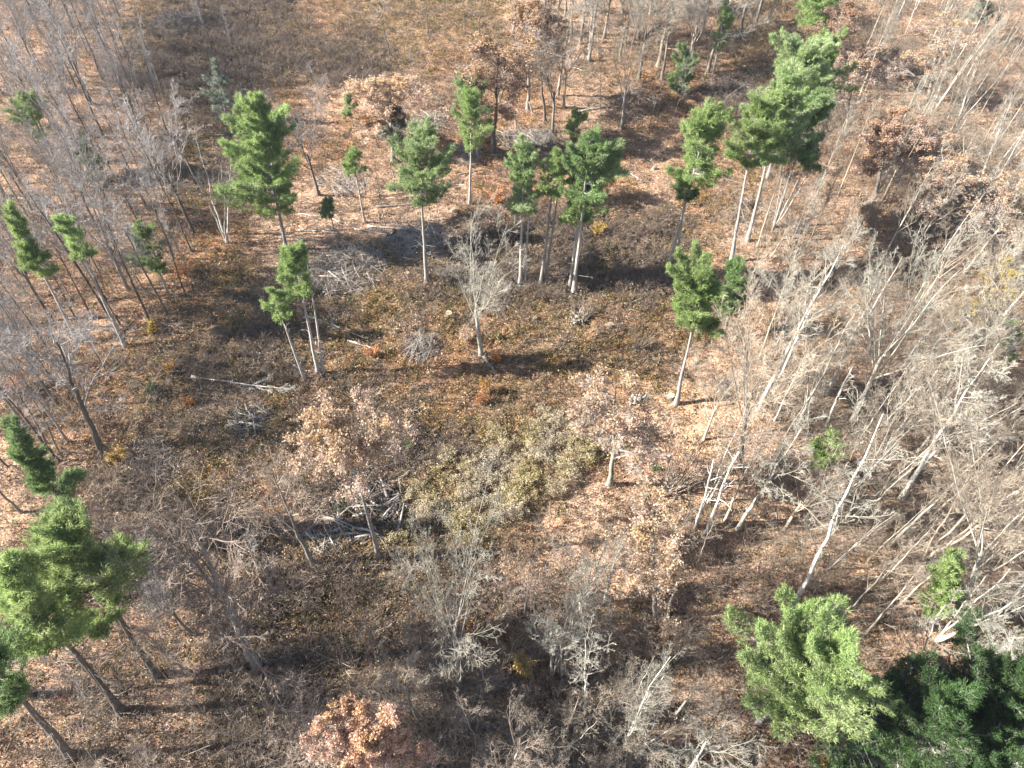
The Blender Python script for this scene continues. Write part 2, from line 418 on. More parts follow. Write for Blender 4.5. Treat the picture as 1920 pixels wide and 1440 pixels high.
blades(g, c, rand_dirs(k, -.3, 1), rng.uniform(.06, .15, k), np.full(k, .065), 0, False)
c = np.repeat(Q[:, 1], 5, 0); k = len(c); blades(g, c + rng.normal(0, .08, (k, 3)), rand_dirs(k, -.3, .6), rng.uniform(.12, .26, k), np.full(k, .05), 2, False)
stuff('goldenrod', g, [M['fluff'], M['weed_olive'], M['weed_olive']], 'cream goldenrod seed heads filling the hollow in the clearing', 'goldenrod')

P = scatter(6000, dict(d=1, v=.16, k=.15, n=.05), .75)  # dark leaves crowd the d cells, in places standing for cast shade
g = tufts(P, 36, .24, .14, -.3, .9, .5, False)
stuff('brambles', g, [M['bramble']], 'dark low brambles tangled over the ground, partly standing in for cast shade', 'brambles')
P = scatter(3600, dict(d=1, v=.06, k=.2, n=.02), .7)  # dark twigs also fill d cells that only hold tree shadow
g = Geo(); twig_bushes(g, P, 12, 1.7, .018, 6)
stuff('dark_thicket_shade', g, [M['twig_dark']], 'purple-brown leafless thicket in the clearing, some of it in place of tree shadows', 'thicket')
P = scatter(9000, dict(d=.8, k=1, n=.45, p=.26, v=.38, o=.5), .65, lambda u, v: np.where((u < 640) & (v > 1040), .4, 1.0))
g = Geo(); twig_bushes(g, P, 6, 1.1, .013, 5)
stuff('twiggy_undergrowth', g, [M['twig_mid']], 'grey brown leafless twigs of low undergrowth between the trees', 'undergrowth')
right = lambda u, v: ((u > 1330) | (v > 1080) | (u < 330)) * np.where((u < 640) & (v > 1040), .35, 1.0)
P = scatter(3200, dict(d=.4, k=1, n=.5, p=.2, o=.4, v=.3), .65, right)
g = Geo(); twig_bushes(g, P, 6, 3.0, .015, 10)
stuff('sapling_thicket', g, [M['twig_mid']], 'thin leafless saplings packed between the trunks of the wood', 'thicket')
veil = lambda u, v: np.clip((u - 1360) / 160, 0, 1) * (v < 1130)
P = scatter(3000, dict(p=1, o=.8, n=.8, v=.7, k=1, d=.6), .6, veil)
g = Geo(); twig_bushes(g, P, 4, 4.2, .015, 12, .2)
stuff('pale_saplings', g, [M['twig_tan']], 'fine pale tan saplings filling the wood on the sunny side', 'saplings')
P = scatter(3600, dict(k=1, d=.6, p=.45, n=.45, v=.45, o=.45), .5)
g = Geo(); n = len(P); a = rng.uniform(0, TAU, n); L = rng.uniform(.5, 2.6, n) ; d = np.c_[np.cos(a), np.sin(a), rng.normal(.05, .1, n)] * L[:, None]
q = P + np.array([0, 0, .08]); Q = np.stack([q - d / 2, q + np.c_[rng.normal(0, .1, (n, 2)), np.zeros(n)], q + d / 2], 1)
Q[:, :, 2] = np.maximum(Q[:, :, 2], terrain(Q[:, :, 0], Q[:, :, 1]) + .04)
tubes(g, Q, rng.uniform(.018, .05, n)[:, None] * np.array([[1, .9, .5]]), 4)
stuff('fallen_twigs', g, [M['wood']], 'grey fallen sticks strewn over the clearing floor', 'fallen twigs')

# ------------------------------------------------------------------ trees
def where(spec):
    """base point, height and lean of a tree from the photo: (base u, base v, tip row, tip column or None) or crown (u, v, z, H)"""
    if len(spec) == 4 and isinstance(spec[2], str):        # (u, v, 'crown', (z, H))
        z, H = spec[3]; p = at(spec[0], spec[1], z)
        b = np.array([p[0], p[1], float(terrain(p[0], p[1]))]); return b, H, (0., 0.)
    u, v, tv = spec[:3]; b = ground(u, v); H = height_for(b, tv); lean = (0., 0.)
    if len(spec) > 3 and spec[3] is not None:
        t = b + np.array([0, 0, H]); du = (spec[3] - px(t)[0]) * mpp(t)
        lean = (float(np.clip(du / H, -.35, .35)), 0.)
    return b, H, lean

def pine(spec, crown_bottom, width, label, cat='pine tree', name='pine_tree', mat='needle', skew=0., twin=False, dense=1.0, group=None, phrase=None, stubs=14, blade=1.0, bark='bark_pine', shape=.55, r0=None):
    b, H, lean = where(spec)
    if isinstance(crown_bottom, float): hb = crown_bottom * H
    else: hb = height_for(b, crown_bottom)
    hb = min(max(hb, .1 * H), .88 * H)
    mid = b + np.array([lean[0] * H * .75, 0, (H + hb) / 2]); Rm = width * .575 * mpp(mid)
    r0 = r0 or .0105 * H + .045
    P, r = stem(H, r0, .03, 14, lean, .012)
    g = Geo(); tubes(g, P, r, 8)
    if twin:
        P2, r2 = stem(H * .9, r0 * .8, .03, 14, (lean[0] + .015, .02), .012); P2[:, :, :2] += np.array([.55, .2]); tubes(g, P2, r2, 8)
    if stubs:
        q, rq = sprout(P, r, stubs, .10, max(hb / H, .2), 85, 12, .17 if stubs >= 24 else .11, 3, -.05, .2, .3, .008, rmax=.03); tubes(g, q, rq, 3)
        q2, rq2 = sprout(q, rq, 3, .3, 1, 45, 12, .5, 2, 0, .2, .7, .006); tubes(g, q2, rq2, 3)
    tm = g.mesh('trunk', [M[bark]])
    # crown: limbs in rough whorls, plumes of needles along each
    Lc = H - hb; nl = max(16, int(Lc * 6.2 * dense)); gap = .95; s = np.sort(np.clip((np.floor(rng.random(nl) * Lc / gap) * gap / Lc) + rng.normal(0, .06 / Lc, nl), 0, .995))
    zt = (hb + s * Lc) / H; k = np.clip(zt * 13, 0, 12.999); ki = k.astype(int); fr = (k - ki)[:, None]
    p0 = P[0, ki] * (1 - fr) + P[0, ki + 1] * fr
    az = rng.uniform(0, TAU, nl)
    prof = (1 - s) ** (shape * .8) * np.minimum(1, .6 + 2.0 * s) + .08
    lobes = 1 + .33 * np.sin(az * 2 + s * 7 + rng.uniform(0, 6)) + .2 * np.sin(s * 16 + rng.uniform(0, 6))
    Ll = Rm * prof * lobes * rng.uniform(.5, 1.3, nl) * (1 + skew * np.cos(az))
    el = np.radians(2 + 48 * s + rng.normal(0, 8, nl))
    d = np.c_[np.cos(az) * np.cos(el), np.sin(az) * np.cos(el), np.sin(el)]
    K = 5; Q = np.empty((nl, K, 3)); Q[:, 0] = p0
    for i in range(1, K):
        d = norm(d + np.array([0, 0, .10]) + .10 * rng.normal(size=d.shape)); Q[:, i] = Q[:, i - 1] + d * (Ll / (K - 1))[:, None]
    rl = (.012 + .014 * Ll)[:, None] * np.linspace(1, .3, K)[None]
    g = Geo(); tubes(g, Q, rl, 4, 1)
    nt = np.maximum(4, ((8 + 17 * Ll) * min(dense, 1.5))).astype(int); idx = np.repeat(np.arange(nl), nt); m = len(idx)
    t = .22 + .8 * rng.random(m) ** .8; t = np.minimum(t, 1.0); x = np.minimum(t * (K - 1), K - 1.001); xi = x.astype(int); f = (x - xi)[:, None]
    c = Q[idx, xi] * (1 - f) + Q[idx, xi + 1] * f; T = norm(Q[idx, xi + 1] - Q[idx, xi])
    lat = norm(np.cross(T, np.array([0, 0, 1.])))
    off = rng.uniform(-1, 1, m) * (.15 + .40 * Ll[idx] * (1.15 - t))
    c2 = c + lat * off[:, None] + np.c_[rng.normal(0, .05, (m, 2)), rng.normal(.05, .16, m)]
    tubes(g, np.stack([c - T * (np.abs(off) * .5)[:, None], c2], 1), np.full((m, 2), .008), 3, 1)
    nb = 14; cc = np.repeat(c2, nb, 0); kk = len(cc)
    out = norm(np.repeat(T + lat * np.sign(off)[:, None] * .6 + np.array([0, 0, .45]), nb, 0) + rng.normal(0, .85, (kk, 3)))
    blades(g, cc + rng.normal(0, .08, (kk, 3)), out, rng.uniform(.20, .44, kk) * blade, np.full(kk, .058 * blade), 0)
    # leader
    n2 = 60; cc = np.repeat(P[:, -1], n2, 0) - np.c_[np.zeros((n2, 2)), rng.uniform(0, 1.0, n2)]
    blades(g, cc, rand_dirs(n2, .1, 1), np.full(n2, .4 * blade), np.full(n2, .08 * blade), 0)
    cm = g.mesh('crown', [M[mat], M[bark]], False)
    e = root(name, b - np.array([0, 0, .1])); tag(e, label, cat, group)
    obj('trunk', tm, e); obj('crown', cm, e)
    cu, cv = px(mid)
    if phrase: mark(phrase, cu, cv)
    THINGS.append((e, cu, cv, label is None)); return e

# ---- leafless and brown-leaved broadleaf trees: shared meshes, several forms of each
def broadleaf(form, H=18.0, leaves=0, seed=0):
    global rng
    keep = rng; rng = np.random.default_rng(1000 + seed * 17 + sum(map(ord, form)))
    gt, gc = Geo(), Geo(); lim = []
    if form == 'forest':
        P, r = stem(H, .175, .025, 16, rng.normal(0, .02, 2), .022); tubes(gt, P, r, 8)
        q1, r1 = sprout(P, r, 15, .40, .98, 38, 10, .26, 6, .13, .13, .5, .014, lmin=.55, fade=.55, rmax=.038)
        n2, n3, n4 = 7, 6, 7
    elif form == 'vase':
        P, r = stem(H * .42, .215, .14, 8, rng.normal(0, .02, 2), .015); tubes(gt, P, r, 9)
        q0, r0 = sprout(P, r, 7, .60, 1.0, 23, 8, 1.28, 10, .05, .065, .42, .012, lmin=.75, fade=-.1); tubes(gt, q0, r0, 6)
        q1, r1 = sprout(q0, r0, 8, .15, 1.0, 27, 8, .44, 6, .06, .08, .5, .012, fade=.5, rmax=.034)
        n2, n3, n4 = 6, 5, 5
    elif form in ('broad', 'high'):
        P, r = stem(H * .86, .24, .04, 14, rng.normal(0, .03, 2), .03); tubes(gt, P, r, 9)
        q1, r1 = sprout(P, r, 17, .30 if form == 'broad' else .62, .98, 52, 12, .40, 8, .08, .16, .55, .016, lmin=.6, fade=.5, rmax=.06)
        n2, n3, n4 = 8, 6, 6
    elif form == 'multi':
        Ps, rs = [], []
        for i in range(4):
            a = rng.uniform(0, TAU); P, r = stem(H * rng.uniform(.75, 1), rng.uniform(.09, .14), .025, 12, (.16 * math.cos(a), .16 * math.sin(a)), .025, 1.25); Ps.append(P); rs.append(r)
        P, r = np.concatenate(Ps), np.concatenate(rs); tubes(gt, P, r, 7)
        q1, r1 = sprout(P, r, 9, .35, .98, 34, 10, .24, 5, .12, .12, .55, .014, fade=.5, rmax=.05)
        n2, n3, n4 = 6, 5, 5
    else:                                                   # slim young tree
        P, r = stem(H, .105, .018, 14, rng.normal(0, .03, 2), .03, 1.25); tubes(gt, P, r, 6)
        q1, r1 = sprout(P, r, 12, .35, .98, 42, 12, .17, 5, .12, .14, .5, .012, fade=.4, rmax=.032)
        n2, n3, n4 = 6, 5, 4
    tubes(gc, q1, r1, 5); straight = form in ('vase', 'forest', 'multi')
    q2, r2 = sprout(q1, r1, n2, .22, 1.0, 33 if straight else 42, 11, .48, 5, .05, .09 if straight else .15, .62, .010, fade=.45)
    tubes(gc, q2, r2, 4)
    q3, r3 = sprout(q2, r2, n3, .2, 1.0, 42, 14, .50, 3, .05, .18, .68, .008, fade=.4); tubes(gc, q3, r3, 3)
    q4, r4 = sprout(q3, r3, n4, .15, 1.0, 40, 15, .62, 3, .04, .2, .75, .006, fade=.35); tubes(gc, q4, r4, 3)
    if leaves:
        tips = np.concatenate([q4[:, 1], q4[:, 2], q3[:, 2]]); c = tips[(rng.integers(0, len(tips), leaves // 7 + 1).repeat(7))[:leaves]] + rng.normal(0, .13, (leaves, 3))
        blades(gc, c, rand_dirs(leaves, -.9, .5), rng.uniform(.12, .28, leaves), rng.uniform(.09, .17, leaves), 1, False)
    rng = keep
    tm = gt.mesh(form + '_trunk', [M['bark_grey']]); cm = gc.mesh(form + '_crown', [M['twig'], M['oak']] if leaves else [M['twig']], False)
    return tm, cm

FORMS, SPAN = {}, {}
def variant(form, i, leaves=0):
    k = (form, i, leaves)
    if k not in FORMS:
        FORMS[k] = broadleaf(form, leaves=leaves, seed=i); me = FORMS[k][1]
        co = np.empty(len(me.vertices) * 3, np.float32); me.vertices.foreach_get('co', co); co = co.reshape(-1, 3)
        SPAN[k] = 2 * float(np.percentile(np.hypot(co[:, 0], co[:, 1]), 80))
    return FORMS[k]

BARK2TWIG = {}
def leafless(spec, form, i, bark='bark_grey', twig='twig', label=None, width=1.0, W=None, cat='bare tree', name='bare_tree', group=None, phrase=None, leaves=0, leafmat=None, rz=None):
    b, H, lean = where(spec)
    tm, cm = variant(form, i, leaves)
    s = H / 18.0
    if W: width = min(2.0 if leaves or spec[1] < 320 else 1.35, W * mpp(b + np.array([0, 0, H * .7])) / (SPAN[(form, i, leaves)] * s))
    e = root(name, b - np.array([0, 0, .12]), rng.uniform(0, TAU) if rz is None else rz, (s * width, s * width, s)); tag(e, label, cat, group)
    if lean[0]:
        e.rotation_mode = 'XYZ'; e.rotation_euler = (0, math.atan(lean[0]), 0)
        e.rotation_euler = (e.rotation_euler.to_matrix() @ __import__('mathutils').Matrix.Rotation(rng.uniform(0, TAU), 3, 'Z')).to_euler()
    for n, me, ms in (('trunk', tm, (bark,)), ('crown', cm, (twig, leafmat) if leaves else (twig,))):
        o = obj(n, me, e)
        for k, mm in enumerate(ms):
            o.material_slots[k].link = 'OBJECT'; o.material_slots[k].material = M[mm]
    mid = b + np.array([lean[0] * H * .7, 0, H * .7]); cu, cv = px(mid)
    if phrase: mark(phrase, cu, cv)
    THINGS.append((e, cu, cv, label is None)); return e

# ---- the pines of the photo
PG = 'pines standing in and around the clearing'
def PN(spec, cb, w, label, phrase=None, **k): return pine(spec, cb, w, label, phrase=phrase, group=k.pop('group', PG), **k)
PN((537, 468, 190, 478), 400, 135, 'tallest two-lobed deep green pine with a dark curved trunk in the clearing', 'the two-lobed tall pine', dense=1.25, skew=-.25)
PN((800, 530, 256, 785), 372, 122, 'dense pine with a pale trunk rising beside a heap of grey slash', 'the pine by the grey slash', mat='needle_soft', dense=1.1, skew=.15)
PN((881, 385, 178, 884), 272, 70, 'slender dark green pine on a straight pale pole trunk', 'the slender pole pine')
PN((897, 300, 152, 884), 205, 74, 'pale yellow-green pine just behind the slender pole pine', mat='needle_soft')
PN((975, 530, 270, 984), 398, 76, 'open pine with a thin trunk, first of the pine row in the shaded hollow', 'the open pine of the row', mat='needle_soft', twin=True)
PN((1014, 532, 282, 1044), 362, 70, 'bright green pine leaning between the open pine and the biggest pine of the row', twin=True)
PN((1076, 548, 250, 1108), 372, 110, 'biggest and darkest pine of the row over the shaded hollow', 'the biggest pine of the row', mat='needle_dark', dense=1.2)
PN((1068, 538, 338, 1088), 412, 72, 'lower light green pine in front of the biggest pine of the row', mat='needle', twin=True)
PN((1250, 520, 212, 1330), 335, 112, 'pine on a leaning pale trunk at the near end of the pine belt', 'the pine on the leaning pale trunk', mat='needle', dense=1.2)
PN((1268, 524, 330, 1288), 372, 46, 'small dark pine tucked under the leaning pale trunk pine', mat='needle_dark', stubs=4)
BG = 'pines of the dense belt'
PN((1372, 490, 188, 1425), 305, 104, 'pine of the dense belt with a long bare trunk full of dead branches', 'the dense pine belt', mat='needle', dense=1.2, group=BG, stubs=40)
PN((1402, 450, 150, 1478), 300, 122, 'broad pine crown at the middle of the dense belt', mat='needle_soft', dense=1.25, group=BG, stubs=40)
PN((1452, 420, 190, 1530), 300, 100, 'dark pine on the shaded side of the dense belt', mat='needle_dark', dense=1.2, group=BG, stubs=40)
PN((1440, 330, 90, 1510), 190, 128, 'light green pine at the back of the dense belt', mat='needle_soft', dense=1.2, group=BG, stubs=30)
PN((1495, 290, 76, 1556), 170, 92, 'olive green pine rising highest at the far end of the dense belt', mat='needle', dense=1.15, group=BG, stubs=24)
PN((1506, 118, -28, 1552), 62, 84, 'bright pine with two pale trunks standing beside the russet oak', 'the bright pine beside the russet oak', dense=1.1, twin=True)
PN((1338, 138, 0, 1362), 90, 34, 'narrow light green pine clinging to a slim grey trunk', mat='needle_soft')
PN((1268, 180, 92, 1286), 165, 56, 'short dark bushy conifer behind thin grey trunks', 'the short dark conifer', mat='needle_dark', shape=.8, stubs=0)
PN((1268, 757, 500, 1318), 606, 112, 'lone light green pine on a leaning pale trunk with a cut stump beside it', 'the lone leaning pine', mat='needle', dense=1.35, skew=-.1, stubs=18)
PN((1358, 632, 494, 1380), 585, 62, 'dark pine close behind the lone leaning pine', mat='needle_dark', dense=1.1)
PN((597, 702, 466, 549), 548, 68, 'small round-crowned pine on twin pale stems', 'the twin-stemmed small pine', mat='needle', twin=True, dense=1.2)
PN((572, 714, 545, 510), 588, 44, 'stunted pine with a bent bare stem beside the twin-stemmed pine', mat='needle', stubs=10)
PN((320, 560, 420, 258), 502, 58, 'young round pine at the edge of the grey wood', 'the young round pine at the wood edge')
PN((112, 330, 180, 44), 252, 74, 'bright round pine rising from the grey wood in the far corner', 'the bright round pine in the grey wood')
PN((198, 345, 258, 152), 328, 56, 'dull dark conifer half hidden behind grey leafless trunks', mat='needle_dark', shape=.8, dense=.8)
PN((141, 632, 378, 12), 510, 50, 'tall green pine cut by the edge of the photo among grey trees', 'the pine at the photo edge', dense=1.1)
PN((232, 645, 402, 118), 475, 46, 'yellowish young pine between the edge pine and the young round pine')
PN((428, 232, 118, 402), 222, 52, 'grey-green slim conifer in the twiggy shade of the far wood', mat='needle_grey', shape=.8, dense=.7)
PN((160, 1020, 782, 20), 960, 72, 'dark pine with a sunlit bright top near the big leaning grey tree', 'the dark pine with a sunlit top', mat='needle_dark', dense=1.1, skew=.3, bark='bark_dark')  # dark bark colour stands for a backlit trunk
PN((292, 1264, 982, 108), 1135, 140, 'bright yellow-green pine on a thick straight dark trunk', 'the bright pine on a thick trunk', mat='needle', dense=1.25, blade=.9, shape=.4, r0=.30, stubs=40, bark='bark_dark')  # backlit look of the trunk put into its bark colour
PN((228, 1335, 1055, 8), 1200, 110, 'shaded pine with only its top lit, next to the thick-trunked bright pine', mat='needle', dense=1.1, r0=.30, stubs=30, bark='bark_dark')  # bark darkened to imitate backlight
PN((135, 1420, 1160, -90), .6, 130, 'pine whose thick dark trunk runs out of the corner of the photo', mat='needle_dark', r0=.32, stubs=30, bark='bark_dark')  # bark painted dark as if seen against the light
PN((1512, 1262, 'crown', (11.6, 15.5)), .52, 196, 'largest light green pine with a broad billowing crown, nearest the camera', 'the largest billowing pine', mat='needle_mint', dense=2.5, shape=.3, blade=.85, skew=-.1)
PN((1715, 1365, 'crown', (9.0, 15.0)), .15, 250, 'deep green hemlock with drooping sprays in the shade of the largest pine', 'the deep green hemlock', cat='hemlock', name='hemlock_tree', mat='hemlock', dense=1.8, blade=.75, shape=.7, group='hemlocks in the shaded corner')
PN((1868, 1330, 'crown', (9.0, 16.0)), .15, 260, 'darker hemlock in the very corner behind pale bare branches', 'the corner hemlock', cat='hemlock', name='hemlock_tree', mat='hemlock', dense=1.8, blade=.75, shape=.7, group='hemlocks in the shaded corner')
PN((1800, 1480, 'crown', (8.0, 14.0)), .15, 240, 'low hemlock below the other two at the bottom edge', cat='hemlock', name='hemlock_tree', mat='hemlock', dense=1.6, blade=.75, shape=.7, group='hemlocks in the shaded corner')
PN((1748, 1178, 1046, 1736), 1145, 64, 'short grass-green pine under the pale forked giant tree', 'the short green pine', mat='needle', stubs=4)
PN((1530, 905, 815, 1562), 875, 66, 'small thin green pine among pale leaning trunks', 'the small thin green pine', mat='needle', stubs=4, dense=.8)
PN((1850, 715, 605, 1885), 668, 72, 'thin bluish green pine behind pale bare branches near the edge', mat='needle', dense=.7)
PN((1074, 292, 203, 1080), 262, 36, 'little bright pine above the far brush heap', 'the little pine by the far brush heap')
PN((735, 300, 203, 746), 268, 52, 'grey-green young conifer in front of the tan oak', mat='needle_grey', shape=.8)
PN((684, 415, 276, 655), 318, 36, 'spindly sapling pine with a small bright tuft on a thin stem', stubs=6)
PN((634, 462, 366, 611), 405, 34, 'tiny dark pine sapling beside the two-lobed pine', mat='needle_dark', stubs=4)
PN((662, 235, 176, 648), 212, 24, 'tiny pale green sapling pine at the foot of the tan oak', mat='needle_soft', stubs=0)
PN((1826, 75, -10, 1842), 40, 44, 'dull grey-green pine in the far tan wood', mat='needle_grey', dense=.8)
PN((1902, 440, 350, 1925), 400, 44, 'small dim pine at the edge of the tan wood', mat='needle', dense=.7)

# ---- trees that keep their brown leaves
OG = 'oaks still holding brown leaves'
def OK(spec, i, mat, label, W=90, n=17000, form='broad', phrase=None, bark='bark_grey', twig='twig', **k):
    return leafless(spec, form, i, bark, twig, label, 1.0, W, 'oak tree', 'oak_tree', OG, phrase, n, mat, **k)
OK((738, 300, 130, 712), 1, 'oak_tan', 'pinkish tan oak with a round leafy crown at the far side of the clearing', 125, 17000, phrase='the tan oak')
OK((925, 287, 60, 938), 2, 'oak', 'salmon brown oak on a dark straight trunk behind the slender pole pine', 125, 17000, phrase='the salmon oak', bark='bark_dark')
OK((990, 205, -30, 985), 3, 'oak', 'tall salmon oak reaching the top edge beside grey vase-shaped trees', 110, 17000)
OK((711, 1050, 765, 652), 1, 'oak_tan', 'pink-brown oak leaning over the dark log heap in the hollow', 165, 14000, phrase='the pink-brown oak over the log heap', form='high')
OK((690, 1375, 'crown', (11.0, 15.0)), 2, 'oak_red', 'glowing russet oak with a full leafy crown cut by the bottom edge', 122, 45000, phrase='the glowing russet oak')
OK((1143, 910, 672, 1140), 3, 'oak_tan', 'thinly leaved oak on a short pale trunk casting a straight shadow', 170, 6000, phrase='the thinly leaved oak', bark='bark_pale')
OK((1556, 150, 5, 1590), 1, 'oak_red', 'russet oak with a bright rounded crown beside the far bright pine', 92, 17000, phrase='the far russet oak')
OK((1585, 250, 82, 1612), 2, 'oak', 'ragged tan oak just beyond the dense pine belt', 80, 6000)
OK((1635, 385, 196, 1668), 3, 'oak_red', 'spreading orange-brown oak beside the dense pine belt', 125, 17000, phrase='the spreading orange-brown oak')
OK((1228, 1160, 955, 1238), 2, 'oak_tan', 'bushy pink-tan oak with many fine leaves near pale leaning snags', 130, 9000, phrase='the bushy pink-tan oak', twig='twig_tan')
OK((1740, 190, 25, 1790), 1, 'oak_tan', 'faded oak in the far tan wood above the dark brush heap', 110, 6000)
OK((1735, 440, 270, 1775), 2, 'oak', 'rusty thin-leaved oak deep in the tan wood', 110, 6000)
OK((1850, 520, 320, 1900), 3, 'oak_tan', 'pale oak near the edge of the tan wood above the yellow tree', 110, 6000)
OK((1846, 680, 480, 1897), 1, 'mustard', 'mustard yellow leafy tree at the edge of the tan wood', 85, 5000, phrase='the mustard yellow tree')
OK((985, 1150, 1030, 990), 2, 'oak', 'little leafy brown oak by the black shade of the hollow', 90, 6000)

# ---- leafless trees that stand out
BGp = 'leafless trees standing out in the clearing'
def BT(spec, form, i, bark, label, width=1.0, phrase=None, twig=None, **k):
    tw = twig or {'bark_pale': 'twig_pale', 'bark_white': 'twig_pale', 'bark_tan': 'twig_tan', 'bark_grey': 'twig', 'bark_dark': 'twig'}[bark]
    return leafless(spec, form, i, bark, tw, label, width, group=k.pop('group', BGp), phrase=phrase, **k)
BT((903, 668, 425, 888), 'vase', 1, 'bark_pale', 'pale open-crowned bare tree with a stout trunk in the middle of the clearing', .85, 'the pale middle tree', W=165)
BT((1165, 240, 28, 1195), 'vase', 2, 'bark_grey', 'wide vase-shaped bare tree with a forked pale trunk at the back of the clearing', 1.0, 'the wide vase-shaped tree', twig='twig_tan', W=140)
BT((1022, 230, 55, 1020), 'forest', 1, 'bark_dark', 'dark bare tree beside a forked companion behind the far brush heap', 1.0, W=90)
BT((1036, 250, 50, 1048), 'vase', 3, 'bark_grey', 'forked bare tree rising from the far brush heap', .8, 'the forked tree at the far brush heap', twig='twig_tan', W=105)
BT((733, 118, -70, 700), 'slim', 1, 'bark_dark', 'lone dark pole trunk at the back with its top out of the photo', 1.3)
BT((803, 72, -90, 798), 'forest', 2, 'bark_dark', 'straight trunk casting a curved shadow at the top edge', .8)
BT((872, 66, -90, 862), 'forest', 3, 'bark_dark', 'middle one of three straight trunks at the top edge', .8)
BT((898, 66, -90, 898), 'slim', 2, 'bark_dark', 'thinnest of three straight trunks at the top edge', 1.2)
BT((408, 126, -60, 345), 'forest', 1, 'bark_dark', 'leaning dark trunk with a few tan leaves near the top edge', .8)
BT((598, 366, 172, 535), 'vase', 1, 'bark_dark', 'dark fan-topped bare tree beside the two-lobed tall pine', .72, 'the dark fan-topped tree', W=105)
BT((313, 252, 60, 262), 'forest', 2, 'bark_dark', 'solitary dark trunk at the clearing edge of the grey wood', .9)
BT((264, 260, 50, 205), 'vase', 3, 'bark_dark', 'dark forked tree with three close stems in the grey wood', .7, 'the dark three-stemmed tree')
BT((250, 296, 95, 178), 'forest', 3, 'bark_dark', 'tall dark leaning tree just in front of the three-stemmed one', .8)
BT((425, 455, 275, 385), 'multi', 1, 'bark_white', 'white birch clump with several slender stems at the wood edge', .9, 'the white birch clump', name='birch_tree', cat='birch tree', W=110)
BT((316, 378, 268, 293), 'slim', 3, 'bark_white', 'single slim white birch behind the birch clump', 1.0, name='birch_tree', cat='birch tree')
BT((190, 842, 570, 40), 'broad', 1, 'bark_dark', 'big dark bare tree leaning out with a thick trunk on bright leaf litter', 1.0, 'the big dark leaning tree', W=190)
BT((862, 1288, 985, 818), 'vase', 2, 'bark_pale', 'tall many-forked pale tree spreading over the black shade', .9, 'the many-forked pale tree', W=220)
BT((1090, 1192, 1005, 1085), 'vase', 3, 'bark_pale', 'pale tree with a short bright trunk and open crown near the hollow', .9, 'the short-trunked pale tree', W=140)
BT((1053, 1268, 1110, 1045), 'multi', 2, 'bark_pale', 'pale tree of few stems in purple brush below the short-trunked tree', .8)
BT((1096, 1340, 1195, 1098), 'slim', 3, 'bark_white', 'slim whitish tree with drooping twigs amid purple brush', 1.2)
BT((1165, 1408, 1225, 1180), 'multi', 3, 'bark_white', 'white multi-stemmed tree with brushy tops near the bottom edge', .9, 'the white brushy-topped tree', W=130)
BT((1388, 882, 515, 1440), 'vase', 1, 'bark_grey', 'largest forked bare tree with a dark trunk base on pink leaf litter', .85, 'the largest forked bare tree', twig='twig_tan', W=200)
BT((1420, 770, 445, 1548), 'forest', 1, 'bark_white', 'long white leaning trunk reaching over the dark shadow strip', .7, 'the long white leaning trunk', W=110)
BT((1505, 792, 610, 1540), 'multi', 1, 'bark_pale', 'pair of slim whitish stems from one foot on striped leaf litter', .6)
BT((1385, 988, 800, 1475), 'forest', 2, 'bark_pale', 'slender leaning tree with a bright sunlit trunk and fan top', .9, 'the slender bright leaning tree', W=110)
BT((1596, 792, 440, 1760), 'vase', 2, 'bark_pale', 'greenish pale giant with a huge broom-like crown in the tan wood', .9, 'the greenish broom-crowned giant', W=230)
BT((1490, 1135, 775, 1660), 'slim', 3, 'bark_white', 'white-barked tall tree rising behind the largest billowing pine', .8, 'the white-barked tall tree', W=190)
BT((1795, 1152, 770, 1950), 'vase', 1, 'bark_pale', 'pale forked giant tree with thick spreading limbs near the edge', .95, 'the pale forked giant', twig='twig_tan', W=230)
BT((1690, 935, 680, 1860), 'forest', 3, 'bark_white', 'long whitish tree leaning far out among the tan wood', .8, W=140)
BT((478, 1245, 915, 360), 'broad', 2, 'bark_grey', 'wide grey twiggy tree over the striped shadows', .8, 'the wide grey twiggy tree', twig='twig_dark', W=270)  # dark twig colour imitates a backlit, shadowed crown
BT((590, 1062, 855, 510), 'broad', 3, 'bark_grey', 'pale-limbed grey tree beside the dark log heap', .75, 'the pale-limbed grey tree', twig='twig_mid', W=150)
BT((1330, 1405, 'crown', (9., 13.)), 'broad', 1, 'bark_white', 'white twisted tree seen from above by the largest pine', .8, 'the white twisted tree', W=200)
BT((1690, 1320, 1165, 1805), 'slim', 1, 'bark_white', 'slim white tree crossing the dark shade beside the hemlocks', 1.2)
BT((1850, 1340, 1190, 1960), 'forest', 2, 'bark_white', 'curved white tree over the hemlocks at the edge', .8, W=140)
BT((960, 1415, 'crown', (9., 13.)), 'broad', 2, 'bark_pale', 'grey-white crown spreading along the bottom edge', .8, twig='twig_mid', W=240)
for k_, (u, v, tv, tu) in enumerate([(998, 168, 20, 1000), (1122, 108, -60, 1110), (1225, 197, 60, 1240), (1258, 243, 95, 1290), (790, 207, 85, 770), (722, 422, 270, 695), (862, 377, 300, 860), (640, 470, 390, 636),
        (1322, 145, -20, 1345), (1126, 205, 70, 1130), (1475, 560, 400, 1500), (990, 205, 120, 990)]):
    BT((u, v, tv, tu), 'slim', 1 + k_ % 3, ['bark_dark', 'bark_grey', 'bark_tan'][k_ % 3], None, 1.0, group='thin pole trees in the clearing', name='pole_tree', cat='pole tree')
for (u, v, tv, tu, ph) in [(225, 607, 430, 130, 0), (138, 590, 430, 60, 0), (205, 706, 560, 130, 0), (88, 832, 640, 0, 0), (112, 850, 690, 30, 0), (350, 560, 400, 300, 0), (170, 430, 260, 90, 0)]:
    BT((u, v, tv, tu), 'forest', 1 + u % 3, 'bark_dark', None, .85, group='dark trees of the grey wood')

